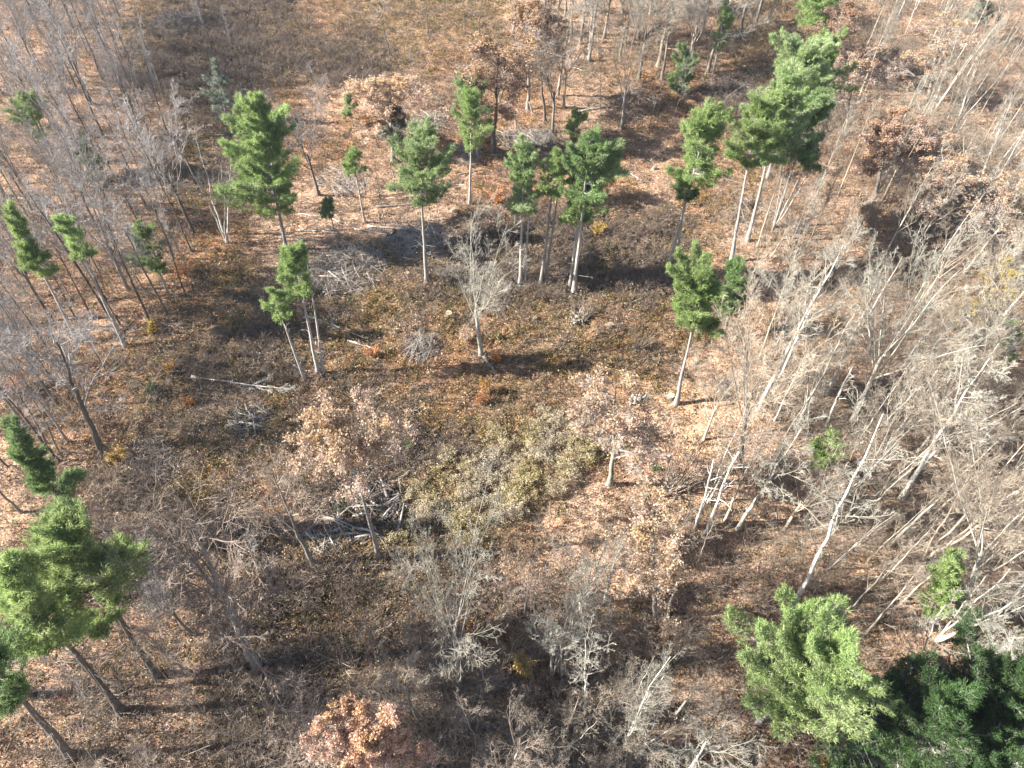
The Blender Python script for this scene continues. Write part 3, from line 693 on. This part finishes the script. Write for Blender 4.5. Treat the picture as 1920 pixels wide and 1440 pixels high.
# ---- woods: the rest of the leafless trees, by where their feet stand
WOODS = """ggg..s....s.tttttt.ttttt
ggg..s......stttt...tttt
gggg........st.s....tttt
gggg..........s.....tttt
gggg....s..........ttttt
ggggg............ttttttt
ggggg............tt.tttt
gggg.............ttttttt
gg...............tt.tttt
gg................tttttt
gg..............t.tttttt
................t..ttttt
g.s.............t.tttttt
...s..s......b.bb..ttttt
g...gs...bb.bbbb...ttt.t
....bb..bb.bbbbb........
g.s.b...bbbbbbbb........
..b....bbbbbbbbb........
..bb...bbbbbbbbb........""".split()
assert all(len(r) == 24 for r in WOODS), [len(r) for r in WOODS]
taken = []
KEEP = [(690, 990, 110), (800, 890, 90), (1090, 610, 60), (905, 720, 70), (700, 1080, 70)]
for r_, row in enumerate(WOODS):
    for c_, ch in enumerate(row):
        if ch == '.': continue
        n = {'g': 4 if r_ < 5 else 3 if r_ < 11 else 1, 't': 3 if r_ < 3 else (2 if r_ < 7 else 1), 'b': 1 + (rng.random() < .4), 's': 1}[ch]
        if ch == 't' and r_ >= 9 and rng.random() < .35: n = 2
        for _ in range(n):
            u, v = c_ * 80 + rng.uniform(0, 80), r_ * 80 + rng.uniform(0, 80)
            p = ground(u, v)
            if any(math.hypot(u - a, v - b) < c for a, b, c in KEEP): continue
            if any((p[0] - q[0]) ** 2 + (p[1] - q[1]) ** 2 < 5.0 for q in taken): continue
            taken.append(p)
            if ch == 'g':
                form = ['forest', 'forest', 'slim', 'vase'][rng.integers(4)]; bark = ['bark_dark', 'bark_grey', 'bark_dark'][rng.integers(3)]; twig = 'twig'; H = rng.uniform(14, 21)
                gname, cat = 'leafless trees of the grey wood', 'bare tree'
            elif ch == 't':
                form = ['forest', 'forest', 'slim', 'multi', 'vase'][rng.integers(5)]; bark = ['bark_pale', 'bark_tan', 'bark_grey', 'bark_white'][rng.integers(4)]; twig = ['twig_tan', 'twig_pale', 'twig_mid', 'twig_tan'][rng.integers(4)]; H = rng.uniform(11, 18)
                gname, cat = 'leafless trees of the tan wood', 'bare tree'
                if r_ < 3 and 11 <= c_ <= 17: form = ['vase', 'broad', 'vase'][rng.integers(3)]; H = rng.uniform(15, 20); twig = ['twig_tan', 'twig_pale', 'twig'][rng.integers(3)]; bark = ['bark_grey', 'bark_tan'][rng.integers(2)]
            elif ch == 'b':
                form = ['slim', 'broad', 'multi', 'vase'][rng.integers(4)]; bark = ['bark_grey', 'bark_pale', 'bark_grey'][rng.integers(3)]; twig = (['twig_mid', 'twig_dark', 'twig_mid', 'twig_dark'] if u < 700 else ['twig_mid', 'twig_mid', 'twig_tan', 'twig_mid'])[rng.integers(4)]; H = rng.uniform(6, 13)  # twigs on the left take darker colours, imitating backlight and shadow
                gname, cat = 'leafless trees of the brushy wood', 'bare tree'
            else:
                form, bark, twig, H = 'slim', 'bark_grey', 'twig', rng.uniform(7, 13); gname, cat = 'young leafless trees of the clearing', 'bare tree'
            tv = px(p + np.array([0, 0, H]))[1]
            leafless((u, v, tv), form, 1 + rng.integers(3), bark, twig, None, rng.uniform(1.2, 1.6) if r_ < 3 and 11 <= c_ <= 17 else rng.uniform(.8, 1.2), None, cat, 'bare_tree', gname)

# ------------------------------------------------------------------ snags, stumps, logs, brush heaps, bright shrubs
def snag(u, v, tv, tu, label, r0=.16, fork=True, phrase=None, bark='bark_white'):
    b, H, lean = where((u, v, tv, tu)); g = Geo()
    P, r = stem(H, r0, r0 * .45, 12, lean, .03, 1.4); tubes(g, P, r, 7, 0, True)
    e = root('dead_snag', b - np.array([0, 0, .1])); tag(e, label, 'dead tree', 'broken dead trunks'); obj('trunk', g.mesh('trunk', [M[bark]]), e)
    if fork:
        q, rq = sprout(P, r, 8, .4, 1, 40, 14, .22, 4, .06, .15, .6, .015, rmax=.06)
        for k in range(len(q)):
            g = Geo(); tubes(g, q[k:k + 1], rq[k:k + 1], 4); q2, r2 = sprout(q[k:k + 1], rq[k:k + 1], 3, .3, 1, 40, 10, .5, 3, .05, .2, .6, .01); tubes(g, q2, r2, 3)
            obj('branch', g.mesh('branch', [M[bark]]), e)
    cu, cv = px(b + np.array([0, 0, H * .6]))
    if phrase: mark(phrase, cu, cv)
snag(1455, 722, 560, 1525, 'broken white snag with a forked jagged top near the long white trunk', phrase='the forked white snag')
snag(1545, 807, 680, 1600, 'crooked whitish snag standing on striped leaf litter')
snag(1303, 992, 862, 1338, 'shorter of two white snags leaning side by side', phrase='the pair of white snags')
snag(1322, 1002, 850, 1388, 'longer of two white snags leaning side by side')
snag(1245, 1170, 1088, 1275, 'short bleached snag beside the bushy pink-tan oak', .13, False)
snag(1000, 215, 190, 975, 'knee-high splintered stub by the far forked trees', .2, False, bark='wood')
snag(968, 240, 213, 965, 'pale splintered stub next to the far brush heap', .2, False, bark='wood')

def stump(u, v, label, r=.3, h=.45, phrase=None):
    b = ground(u, v); g = Geo(); S = 14; a = np.arange(S) * TAU / S; rows = []
    for z, k in ((-.15, 1.75), (.05, 1.4), (.18, 1.1), (h * .8, 1.0), (h, .96)):
        wob = 1 + .10 * np.sin(a * 3 + z * 2 + u) * (1.5 if z < .1 else .5) + .05 * np.sin(a * 5 + v)
        rows.append(np.c_[np.cos(a) * r * k * wob, np.sin(a) * r * k * wob, np.full(S, z) + (.04 * np.sin(a + u) if z == h else 0)])
    V = np.concatenate(rows); j = np.arange(S); F = np.concatenate([np.stack([k * S + j, k * S + (j + 1) % S, (k + 1) * S + (j + 1) % S, (k + 1) * S + j], -1) for k in range(4)])
    g.add(V, F)
    e = root('tree_stump', b); tag(e, label, 'stump', 'cut stumps in the clearing'); obj('bark', g.mesh('bark', [M['bark_grey']]), e)
    g = Geo(); top = rows[-1] * np.array([.97, .97, 1]) + np.array([0, 0, .012]); g.add(top, np.arange(S)[None]); obj('cut_face', g.mesh('cut_face', [M['cut']], False), e)
    THINGS.append((e, u, v, label is None))
    if phrase: mark(phrase, u, v)
stump(1258, 745, 'pale cut stump touching the foot of the lone leaning pine', .42, .5)
stump(1302, 682, 'small grey stump behind the lone leaning pine', .35)
stump(1003, 597, 'bright cut stump in open weeds beside the sprouting stump', .32, .6)
stump(842, 594, 'dark low stump in weeds behind the pale middle tree', .4)
for (u, v) in [(620, 520), (1145, 612), (1385, 655), (565, 452), (765, 520), (850, 395), (1120, 300), (760, 330), (1088, 330), (1225, 320), (1240, 220)]:
    stump(u, v, None, rng.uniform(.25, .4), rng.uniform(.3, .55))

def log(u0, v0, u1, v1, label, r=.14, mat='wood', stubs=6, phrase=None, z=.0):
    a, b = ground(u0, v0), ground(u1, v1); c = (a + b) / 2; K = 9; t = np.linspace(0, 1, K)[:, None]
    P = a + (b - a) * t + np.c_[rng.normal(0, .05, (K, 2)), np.zeros(K)]
    P[:, 2] = np.maximum(P[:, 2], terrain(P[:, 0], P[:, 1])) + r * .8 + z; P -= c
    g = Geo(); rad = np.linspace(r, r * .55, K)[None]; tubes(g, P[None], rad, 9, 0, 1)
    if stubs: q, rq = sprout(P[None], rad, stubs, .3, 1, 55, 15, .16, 3, .1, .2, .5, .012, rmax=.05); tubes(g, q, rq, 4)
    o = obj('fallen_log', g.mesh('fallen_log', [M[mat], M['cut']]), None, c); tag(o, label, 'log', 'logs lying in the clearing')
    THINGS.append((o, (u0 + u1) / 2, (v0 + v1) / 2, label is None))
    if phrase: mark(phrase, (u0 + u1) / 2, (v0 + v1) / 2)
log(907, 672, 937, 706, 'short brown log at the foot of the pale middle tree', .2, 'bark_grey', 0, 'the short brown log')
log(742, 903, 792, 862, 'straight pale log at the edge of the goldenrod hollow', .17)
log(780, 918, 838, 872, 'dark log lying next to the straight pale log', .16, 'bark_dark')
log(760, 868, 796, 856, 'thin log half buried in brambles beside the goldenrod', .12)
log(690, 422, 772, 430, 'long whitish pole log lying by the grey slash', .13, 'bark_white')
log(664, 430, 778, 446, 'second long pole log running beneath the whitish one', .11, 'bark_white')
log(1085, 208, 1150, 196, 'pale log lying behind the wide vase-shaped tree', .16, 'bark_white')
log(920, 292, 968, 291, 'short white log at the foot of the salmon oak', .13, 'bark_white')
log(1395, 128, 1420, 150, 'grey log beside dark brush near the dense pine belt', .15)
log(1330, 172, 1420, 182, 'grey log lying on the dark brush under the pine belt', .15)
log(1290, 420, 1240, 412, 'grey log lying in the shaded hollow behind the pine row', .13)
log(520, 1105, 575, 1150, 'thin bright pole lying across striped shadows', .08, 'bark_white', 3)
log(455, 1180, 488, 1140, 'grey pole propped in the brush of the striped shadows', .08, 'wood', 3)
log(740, 428, 722, 475, 'dark bent log arching beside the pine by the grey slash', .13, 'bark_dark')
log(1800, 1110, 1740, 1180, 'grey log by the foot of the pale forked giant', .13)
log(1560, 785, 1620, 770, 'whitish log among the shadow stripes under the broom-crowned giant', .12, 'bark_white')
for (u0, v0, u1, v1) in [(960, 175, 1010, 168), (1065, 150, 1110, 140), (840, 345, 880, 352), (560, 400, 620, 408), (640, 420, 600, 395), (620, 350, 670, 335), (1170, 215, 1230, 225), (1200, 180, 1240, 200), (560, 430, 640, 440), (705, 385, 780, 378),
        (650, 640, 700, 655), (540, 700, 560, 690), (465, 805, 530, 790), (1340, 745, 1375, 715), (860, 330, 905, 322), (1100, 130, 1060, 120), (640, 1015, 700, 985), (600, 1000, 640, 1030), (1010, 470, 1040, 455), (1180, 330, 1215, 350), (430, 260, 370, 270), (1700, 300, 1760, 285)]:
    log(u0, v0, u1, v1, None, rng.uniform(.06, .13), ['wood', 'bark_white', 'wood', 'bark_tan'][rng.integers(4)], 5)

def heap(u, v, R0, n, label, L=(1.5, 4), H=.8, r=(.02, .07), mats=('wood', 'twig'), az=None, phrase=None, squash=1.0, cat='brush heap', name='brush_heap'):
    b = ground(u, v); g = Geo(); a = rng.uniform(0, TAU, n) if az is None else rng.normal(az, .5, n)
    d = norm(np.c_[np.cos(a), np.sin(a), rng.normal(.08, .16, n)]); ln = rng.uniform(*L, n)[:, None]
    rho = np.sqrt(rng.random(n)); ph = rng.uniform(0, TAU, n)
    c = np.c_[rho * np.cos(ph) * R0, rho * np.sin(ph) * R0 * squash, H * rng.random(n) * (1 - rho * .75) + .08]
    Q = np.stack([c - d * ln / 2, c + rng.normal(0, .08, (n, 3)), c + d * ln / 2], 1); Q[:, :, 2] = np.maximum(Q[:, :, 2], .03)
    rad = rng.uniform(r[0], r[1], n)[:, None] * np.array([[1, .85, .5]])
    h = n // 3; tubes(g, Q[:h], rad[:h] , 6, 0, True); tubes(g, Q[h:], rad[h:] * .6, 3, 1)
    q, rq = sprout(Q[h:], rad[h:] * .6, 5, .3, 1, 35, 12, .4, 3, .03, .15, .6, .008); tubes(g, q, rq, 3, 1)
    o = obj(name, g.mesh(name, [M[m] for m in mats]), None, b); tag(o, label, cat, 'brush heaps left from cutting'); 
    if phrase: mark(phrase, u, v)
heap(690, 958, 3.6, 150, 'heap of dark broken logs under the pink-brown oak', (1.2, 3.8), 1.5, (.06, .17), phrase='the dark log heap', mats=('wood', 'bark_dark'))
heap(730, 948, 1.6, 60, 'small bluish heap of split logs at the end of the dark log heap', (.8, 2.0), .8, (.05, .14), mats=('wood', 'wood'))
heap(622, 1005, 2.2, 60, 'loose spread of cut poles in front of the dark log heap', (1.2, 3.0), .5, (.04, .10))
heap(652, 510, 5.2, 260, 'wide tangle of grey slash in the shadow of the two-lobed pine', (1.5, 4.5), 1.1, (.02, .06), phrase='the wide shadowed slash')
heap(785, 455, 4.0, 200, 'grey slash heap around the foot of the pale pine', (1.5, 4.5), 1.2, (.02, .07))
heap(787, 655, 2.0, 90, 'upright tangle of broken stems in the weeds of the clearing', (1.5, 3.2), 1.6, (.02, .06), az=1.4, phrase='the upright tangle of stems')
heap(470, 795, 2.0, 90, 'pile of split branches in the weeds by the felled white tree', (1.2, 3.0), 1.1, (.03, .09), phrase='the split branch pile')
heap(985, 262, 5.5, 240, 'long grey brush heap in front of the far forked trees', (1.5, 4.5), 1.3, (.02, .06), squash=.5, phrase='the far brush heap')
heap(1020, 265, 3.0, 130, 'darker brush heap at the end of the long grey one', (1.5, 4), 1.5, (.02, .06), mats=('bark_dark', 'twig'))
heap(1360, 172, 5.5, 240, 'dark brush heap in the shade before the dense pine belt', (1.5, 4.5), 1.5, (.02, .07), mats=('bark_dark', 'twig'), phrase='the dark brush by the pine belt')
heap(1735, 135, 4.6, 200, 'blue-grey brush heap alone in the far tan wood', (1.5, 4), 1.6, (.02, .06), mats=('bark_dark', 'twig'), phrase='the brush heap in the tan wood')
heap(640, 340, 4.0, 150, 'low spread of pale slash behind the spindly sapling pine', (1.5, 4), .7, (.02, .05))
heap(800, 235, 3.0, 140, 'whitish branch heap beside the grey-green young conifer', (1.5, 4), 1.4, (.02, .05), mats=('wood', 'bark_pale'))
heap(285, 860, 2.6, 110, 'dark twig heap beside the yellow-olive bush', (1.2, 3), 1.2, (.02, .05), mats=('bark_dark', 'twig'))
heap(870, 295, 2.8, 100, 'small grey brush heap in front of the salmon oak', (1.2, 3), .9, (.02, .05))
heap(1355, 735, 1.3, 30, 'crossed dark sticks on pink litter behind the lone leaning pine', (1.5, 3), .7, (.03, .06), mats=('bark_dark', 'twig'))
heap(250, 190, 4.0, 150, 'brush heap in the far grey wood by the three-stemmed tree', (1.5, 4), 1.3, (.02, .05), mats=('bark_dark', 'twig'))
heap(330, 50, 5.0, 220, 'purple-grey brush heap near the top edge', (1.5, 4), 1.8, (.02, .05), mats=('bark_dark', 'twig'))

def sprouting(u, v, n, H, label, phrase=None, r=.5):
    b = ground(u, v); e = root('sprouting_stump', b); tag(e, label, 'stump', 'stumps with a spray of sprouts')
    g = Geo(); m = 26; a = rng.uniform(0, TAU, m); d = norm(np.c_[np.cos(a), np.sin(a), rng.uniform(.1, 1.2, m)]); c = rng.normal(0, r * .5, (m, 3)) * np.array([1, 1, .2])
    Q = np.stack([c - np.array([0, 0, .15]), c + d * r * .7, c + d * r * 1.3], 1); tubes(g, Q, rng.uniform(.08, .17, m)[:, None] * np.array([[1.2, 1, .7]]), 6, 0, True)
    obj('stump', g.mesh('stump', [M['bark_grey']]), e)
    g = Geo(); a = rng.uniform(0, TAU, n); d = norm(np.c_[np.cos(a) * .35, np.sin(a) * .35, np.ones(n)]); c = np.c_[rng.normal(0, r * .6, (n, 2)), np.zeros(n)]
    K = 5; Q = np.empty((n, K, 3)); Q[:, 0] = c; ln = H * rng.uniform(.6, 1.1, n)
    for i in range(1, K): d = norm(d + rng.normal(0, .08, (n, 3))); Q[:, i] = Q[:, i - 1] + d * (ln / (K - 1))[:, None]
    rad = np.linspace(.035, .012, K)[None].repeat(n, 0); tubes(g, Q, rad, 5); q, rq = sprout(Q, rad, 5, .4, 1, 30, 10, .3, 3, .1, .12, .6, .008); tubes(g, q, rq, 3)
    obj('sprouts', g.mesh('sprouts', [M['twig_mid']]), e)
    if phrase: mark(phrase, u, v)
sprouting(1090, 597, 26, 3.2, 'torn stump bristling with upright sprouts in front of the pine row', 'the sprouting stump', .8)
sprouting(1266, 910, 70, 5.8, 'dark uprooted stump with a tall sheaf of stems beside the thinly leaved oak', 'the sheaf-topped stump', 1.0)
sprouting(1195, 655, 22, 4.2, 'leafless spreading shrub stump with thin grey rods near the lone leaning pine', 'the thin-rodded shrub', .35)
sprouting(1200, 745, 8, 1.2, 'low dark root stump in russet weeds behind the thinly leaved oak', None, .6)
sprouting(1110, 715, 8, 1.4, 'dark root hole with short sticks beside the thinly leaved oak crown', None, .6)

# felled white tree
def felled(u0, v0, u1, v1, form, i, bark, label, phrase=None):
    a, b = ground(u0, v0), ground(u1, v1); L = float(np.linalg.norm(b - a)); az = math.atan2(b[1] - a[1], b[0] - a[0])
    import mathutils
    e = root('felled_tree', a + np.array([0, 0, .35]), 0, (L / 18 * 1.0, L / 18 * 1.0, L / 18)); tag(e, label, 'felled tree')
    e.rotation_euler = (mathutils.Matrix.Rotation(az, 3, 'Z') @ mathutils.Matrix.Rotation(R(88), 3, 'Y')).to_euler()
    for n, me in zip(('trunk', 'crown'), variant(form, i)):
        o = obj(n, me, e); o.material_slots[0].link = 'OBJECT'; o.material_slots[0].material = M[bark]
    if phrase: mark(phrase, (u0 + u1) / 2, (v0 + v1) / 2)
felled(362, 712, 548, 752, 'forest', 1, 'bark_white', 'felled white tree lying with its bushy top in the clearing', 'the felled white tree')
felled(690, 640, 570, 600, 'slim', 2, 'bark_pale', 'felled grey sapling top fanned over the weeds by the twin-stemmed pine')
felled(325, 870, 240, 905, 'slim', 1, 'bark_pale', 'pale fallen branch beside the yellow-olive bush')

def bush(u, v, H, W, mat, label, n=700, cat='shrub', name='leafy_shrub', phrase=None):
    b = ground(u, v); e = root(name, b); tag(e, label, cat, 'bright leafy shrubs')
    g = Geo(); Q = []; m = 9; a = rng.uniform(0, TAU, m); d = norm(np.c_[np.cos(a) * W / H * .7, np.sin(a) * W / H * .7, np.ones(m)])
    K = 4; Q = np.empty((m, K, 3)); Q[:, 0] = rng.normal(0, .08, (m, 3)) * np.array([1, 1, 0]) - np.array([0, 0, .05]); ln = H * rng.uniform(.6, 1.0, m)
    for i in range(1, K): d = norm(d + rng.normal(0, .12, (m, 3))); Q[:, i] = Q[:, i - 1] + d * (ln / (K - 1))[:, None]
    rad = np.linspace(.03, .012, K)[None].repeat(m, 0); tubes(g, Q, rad, 5); q, rq = sprout(Q, rad, 6, .25, 1, 45, 12, .35, 3, .08, .15, .6, .007); tubes(g, q, rq, 3)
    obj('stems', g.mesh('stems', [M['twig']]), e)
    g = Geo(); pts = q.reshape(-1, 3); c = pts[rng.integers(0, len(pts), n)] + rng.normal(0, .12, (n, 3)); blades(g, c, rand_dirs(n, -.5, .8), rng.uniform(.12, .24, n), rng.uniform(.09, .16, n), 0, False)
    obj('foliage', g.mesh('foliage', [M[mat]], False), e)
    THINGS.append((e, u, v, label is None))
    if phrase: mark(phrase, u, v)
bush(287, 620, 1.8, 1.0, 'yellow', 'lemon yellow shrub at the edge of the grey wood', phrase='the lemon yellow shrub')
bush(323, 700, 1.7, 1.0, 'gold', 'golden orange shrub in the dark brambles', phrase='the golden orange shrub')
bush(222, 862, 2.4, 1.4, 'yellow', 'yellow-olive bush beside the big dark leaning tree', 1100, phrase='the yellow-olive bush')
bush(908, 738, 2.4, .8, 'gold', 'upper golden half of the two bright saplings in the clearing', 600, phrase='the golden sapling')
bush(901, 758, 2.0, .9, 'orange', 'orange sapling in front of the golden sapling', 600)
bush(930, 672, 1.9, 1.2, 'orange', 'salmon-orange shrub beside the pale middle tree trunk', 700)
bush(876, 640, 1.9, 1.4, 'oak_tan', 'pinkish dry shrub behind the pale middle tree trunk', 800)
bush(700, 672, 1.8, 1.0, 'orange', 'small orange shrub beside the upright tangle of stems', 500)
bush(982, 1252, 2.0, 1.2, 'yellow', 'mustard shrub in purple brush beside the many-forked tree', 700, phrase='the mustard shrub')
bush(352, 520, 2.4, 1.4, 'orange', 'orange-brown shrub below the young round pine', 700)
bush(40, 735, 2.4, 2.2, 'orange', 'wide orange bush behind the big dark leaning tree', 1500)
bush(765, 832, 1.3, 1.0, 'green', 'low green bush at the rim of the goldenrod hollow', 600)
bush(935, 632, .8, .6, 'green', 'tiny bright green bush behind the pale middle tree', 300)
bush(1230, 880, .7, .5, 'green', 'tiny green bush on pink leaf litter', 200)
bush(928, 385, 2.6, 2.0, 'orange', 'rust coloured bush behind the pine row', 1000)
bush(1595, 580, 2.6, 1.8, 'gold', 'golden brown bush beyond the long white leaning trunk', 1000)
bush(1395, 385, 1.8, 1.2, 'oak_red', 'reddish shrub at the foot of the dense pine belt', 600)
bush(400, 1200, 1.8, 1.4, 'oak_tan', 'tan leafy shrub beside the wide grey twiggy tree', 700)
bush(360, 760, 1.6, 1.2, 'orange', 'dull orange shrub below the felled white tree', 600)
bush(285, 735, 1.6, 1.4, 'green', 'olive green shrub beside the golden orange shrub', 700)
bush(640, 960, 1.2, .8, 'green', 'dark green low bush by the log heap', 400)
bush(500, 980, 1.5, 1.0, 'orange', 'orange spot of leaves behind the grey striped shade', 500)
bush(130, 225, 2.6, 1.6, 'oak_red', 'reddish shrub in the far grey wood', 700)
bush(1572, 1470, 4.6, 5.0, 'gold', 'golden leaved bush glowing under the largest billowing pine', 6000)
bush(1120, 440, 2.0, 1.6, 'yellow', 'olive-yellow bush in the shaded hollow behind the pine row', 700)

# ------------------------------------------------------------------ labels for the rest: told by the nearest thing that stands out
def autolabels():
    count = {}
    rows = []
    for o, u, v, need in THINGS:
        if not need: continue
        D = sorted((math.hypot((u - mu) , (v - mv) * 1.2), ph, mu, mv) for ph, mu, mv in MARKS)
        d, ph, mu, mv = D[0]
        dx, dy = u - mu, (v - mv) * 1.2
        side = ('right of' if dx > 0 else 'left of') if abs(dx) > abs(dy) else ('beyond' if dy < 0 else 'in front of')
        rows.append((d, o, side, ph))
    rows.sort(key=lambda r: r[0])
    ORD = ['nearest', 'second', 'third', 'fourth', 'fifth', 'sixth', 'seventh', 'eighth', 'ninth', 'tenth', 'eleventh', 'twelfth', 'thirteenth', 'fourteenth', 'fifteenth', 'sixteenth', 'seventeenth', 'eighteenth', 'nineteenth', 'twentieth'] + ['further'] * 60
    NOUN = {'bare_tree': 'bare tree', 'pole_tree': 'thin pole tree', 'tree_stump': 'cut stump', 'fallen_log': 'fallen pole', 'pine_tree': 'pine'}
    for d, o, side, ph in rows:
        noun = NOUN.get(o.name.split('.')[0], o.name.split('.')[0].replace('_', ' '))
        k = (noun, side, ph); i = count.get(k, 0); count[k] = i + 1
        o['label'] = f"{ORD[i]} {noun} {side} {ph}"
autolabels()

# ------------------------------------------------------------------ the thin autumn air
HAZE = .00013
if HAZE:
    m, nt, out = mat_new('haze'); vol = nt.nodes.new('ShaderNodeVolumePrincipled'); vol.inputs['Color'].default_value = (.80, .87, 1, 1)
    vol.inputs['Density'].default_value = HAZE; vol.inputs['Anisotropy'].default_value = .3; nt.links.new(vol.outputs[0], out.inputs['Volume'])
    g = Geo(); lo, hi = np.array([-2600., -2600, -3]), np.array([2600., 2800, 66])
    V = np.array([[x, y, z] for z in (0, 1) for y in (0, 1) for x in (0, 1)]) * (hi - lo) + lo
    g.add(V, np.array([[0, 2, 3, 1], [4, 5, 7, 6], [0, 1, 5, 4], [2, 6, 7, 3], [0, 4, 6, 2], [1, 3, 7, 5]]))
    tag(obj('haze', g.mesh('haze', [m], False)), 'thin bluish autumn haze over the whole wood', 'haze', kind='stuff')

# ------------------------------------------------------------------ light and camera
w = bpy.data.worlds.new('World'); bpy.context.scene.world = w; w.use_nodes = True
nt = w.node_tree; sky = nt.nodes.new('ShaderNodeTexSky'); sky.sky_type = 'NISHITA'; sky.sun_disc = False
ELEV, SWING = 32.0, 6.0                                   # shadows run to +X and a little away
sky.sun_elevation = R(ELEV); sky.sun_rotation = R(-90 - SWING)
bg = nt.nodes['Background']; bg.inputs['Strength'].default_value = .065; nt.links.new(sky.outputs[0], bg.inputs['Color'])
L = bpy.data.lights.new('sun', 'SUN'); L.energy = 5.0; L.angle = R(.5); L.color = (1, .94, .84)
so = bpy.data.objects.new('sun', L); C.objects.link(so)
import mathutils
ce = math.cos(R(ELEV)); sd = mathutils.Vector((ce * math.cos(R(SWING)), ce * math.sin(R(SWING)), -math.sin(R(ELEV))))
so.rotation_euler = sd.to_track_quat('-Z', 'Y').to_euler()
cam = bpy.data.cameras.new('camera'); co = bpy.data.objects.new('camera', cam); C.objects.link(co)
cam.sensor_fit = 'HORIZONTAL'; cam.sensor_width = 36; cam.lens = FPX / 1920 * 36; cam.clip_start = 1; cam.clip_end = 6000
co.matrix_world = mathutils.Matrix.Translation(CAM.tolist()) @ mathutils.Matrix(CM.tolist()).to_4x4()
sc = bpy.context.scene; sc.camera = co
sc.view_settings.view_transform = 'Standard'; sc.view_settings.look = 'None'; sc.view_settings.exposure = 2.0; sc.view_settings.gamma = 1
try:
    sc.cycles.max_bounces = 4; sc.cycles.diffuse_bounces = 2; sc.cycles.glossy_bounces = 1; sc.cycles.transmission_bounces = 2
except Exception: pass
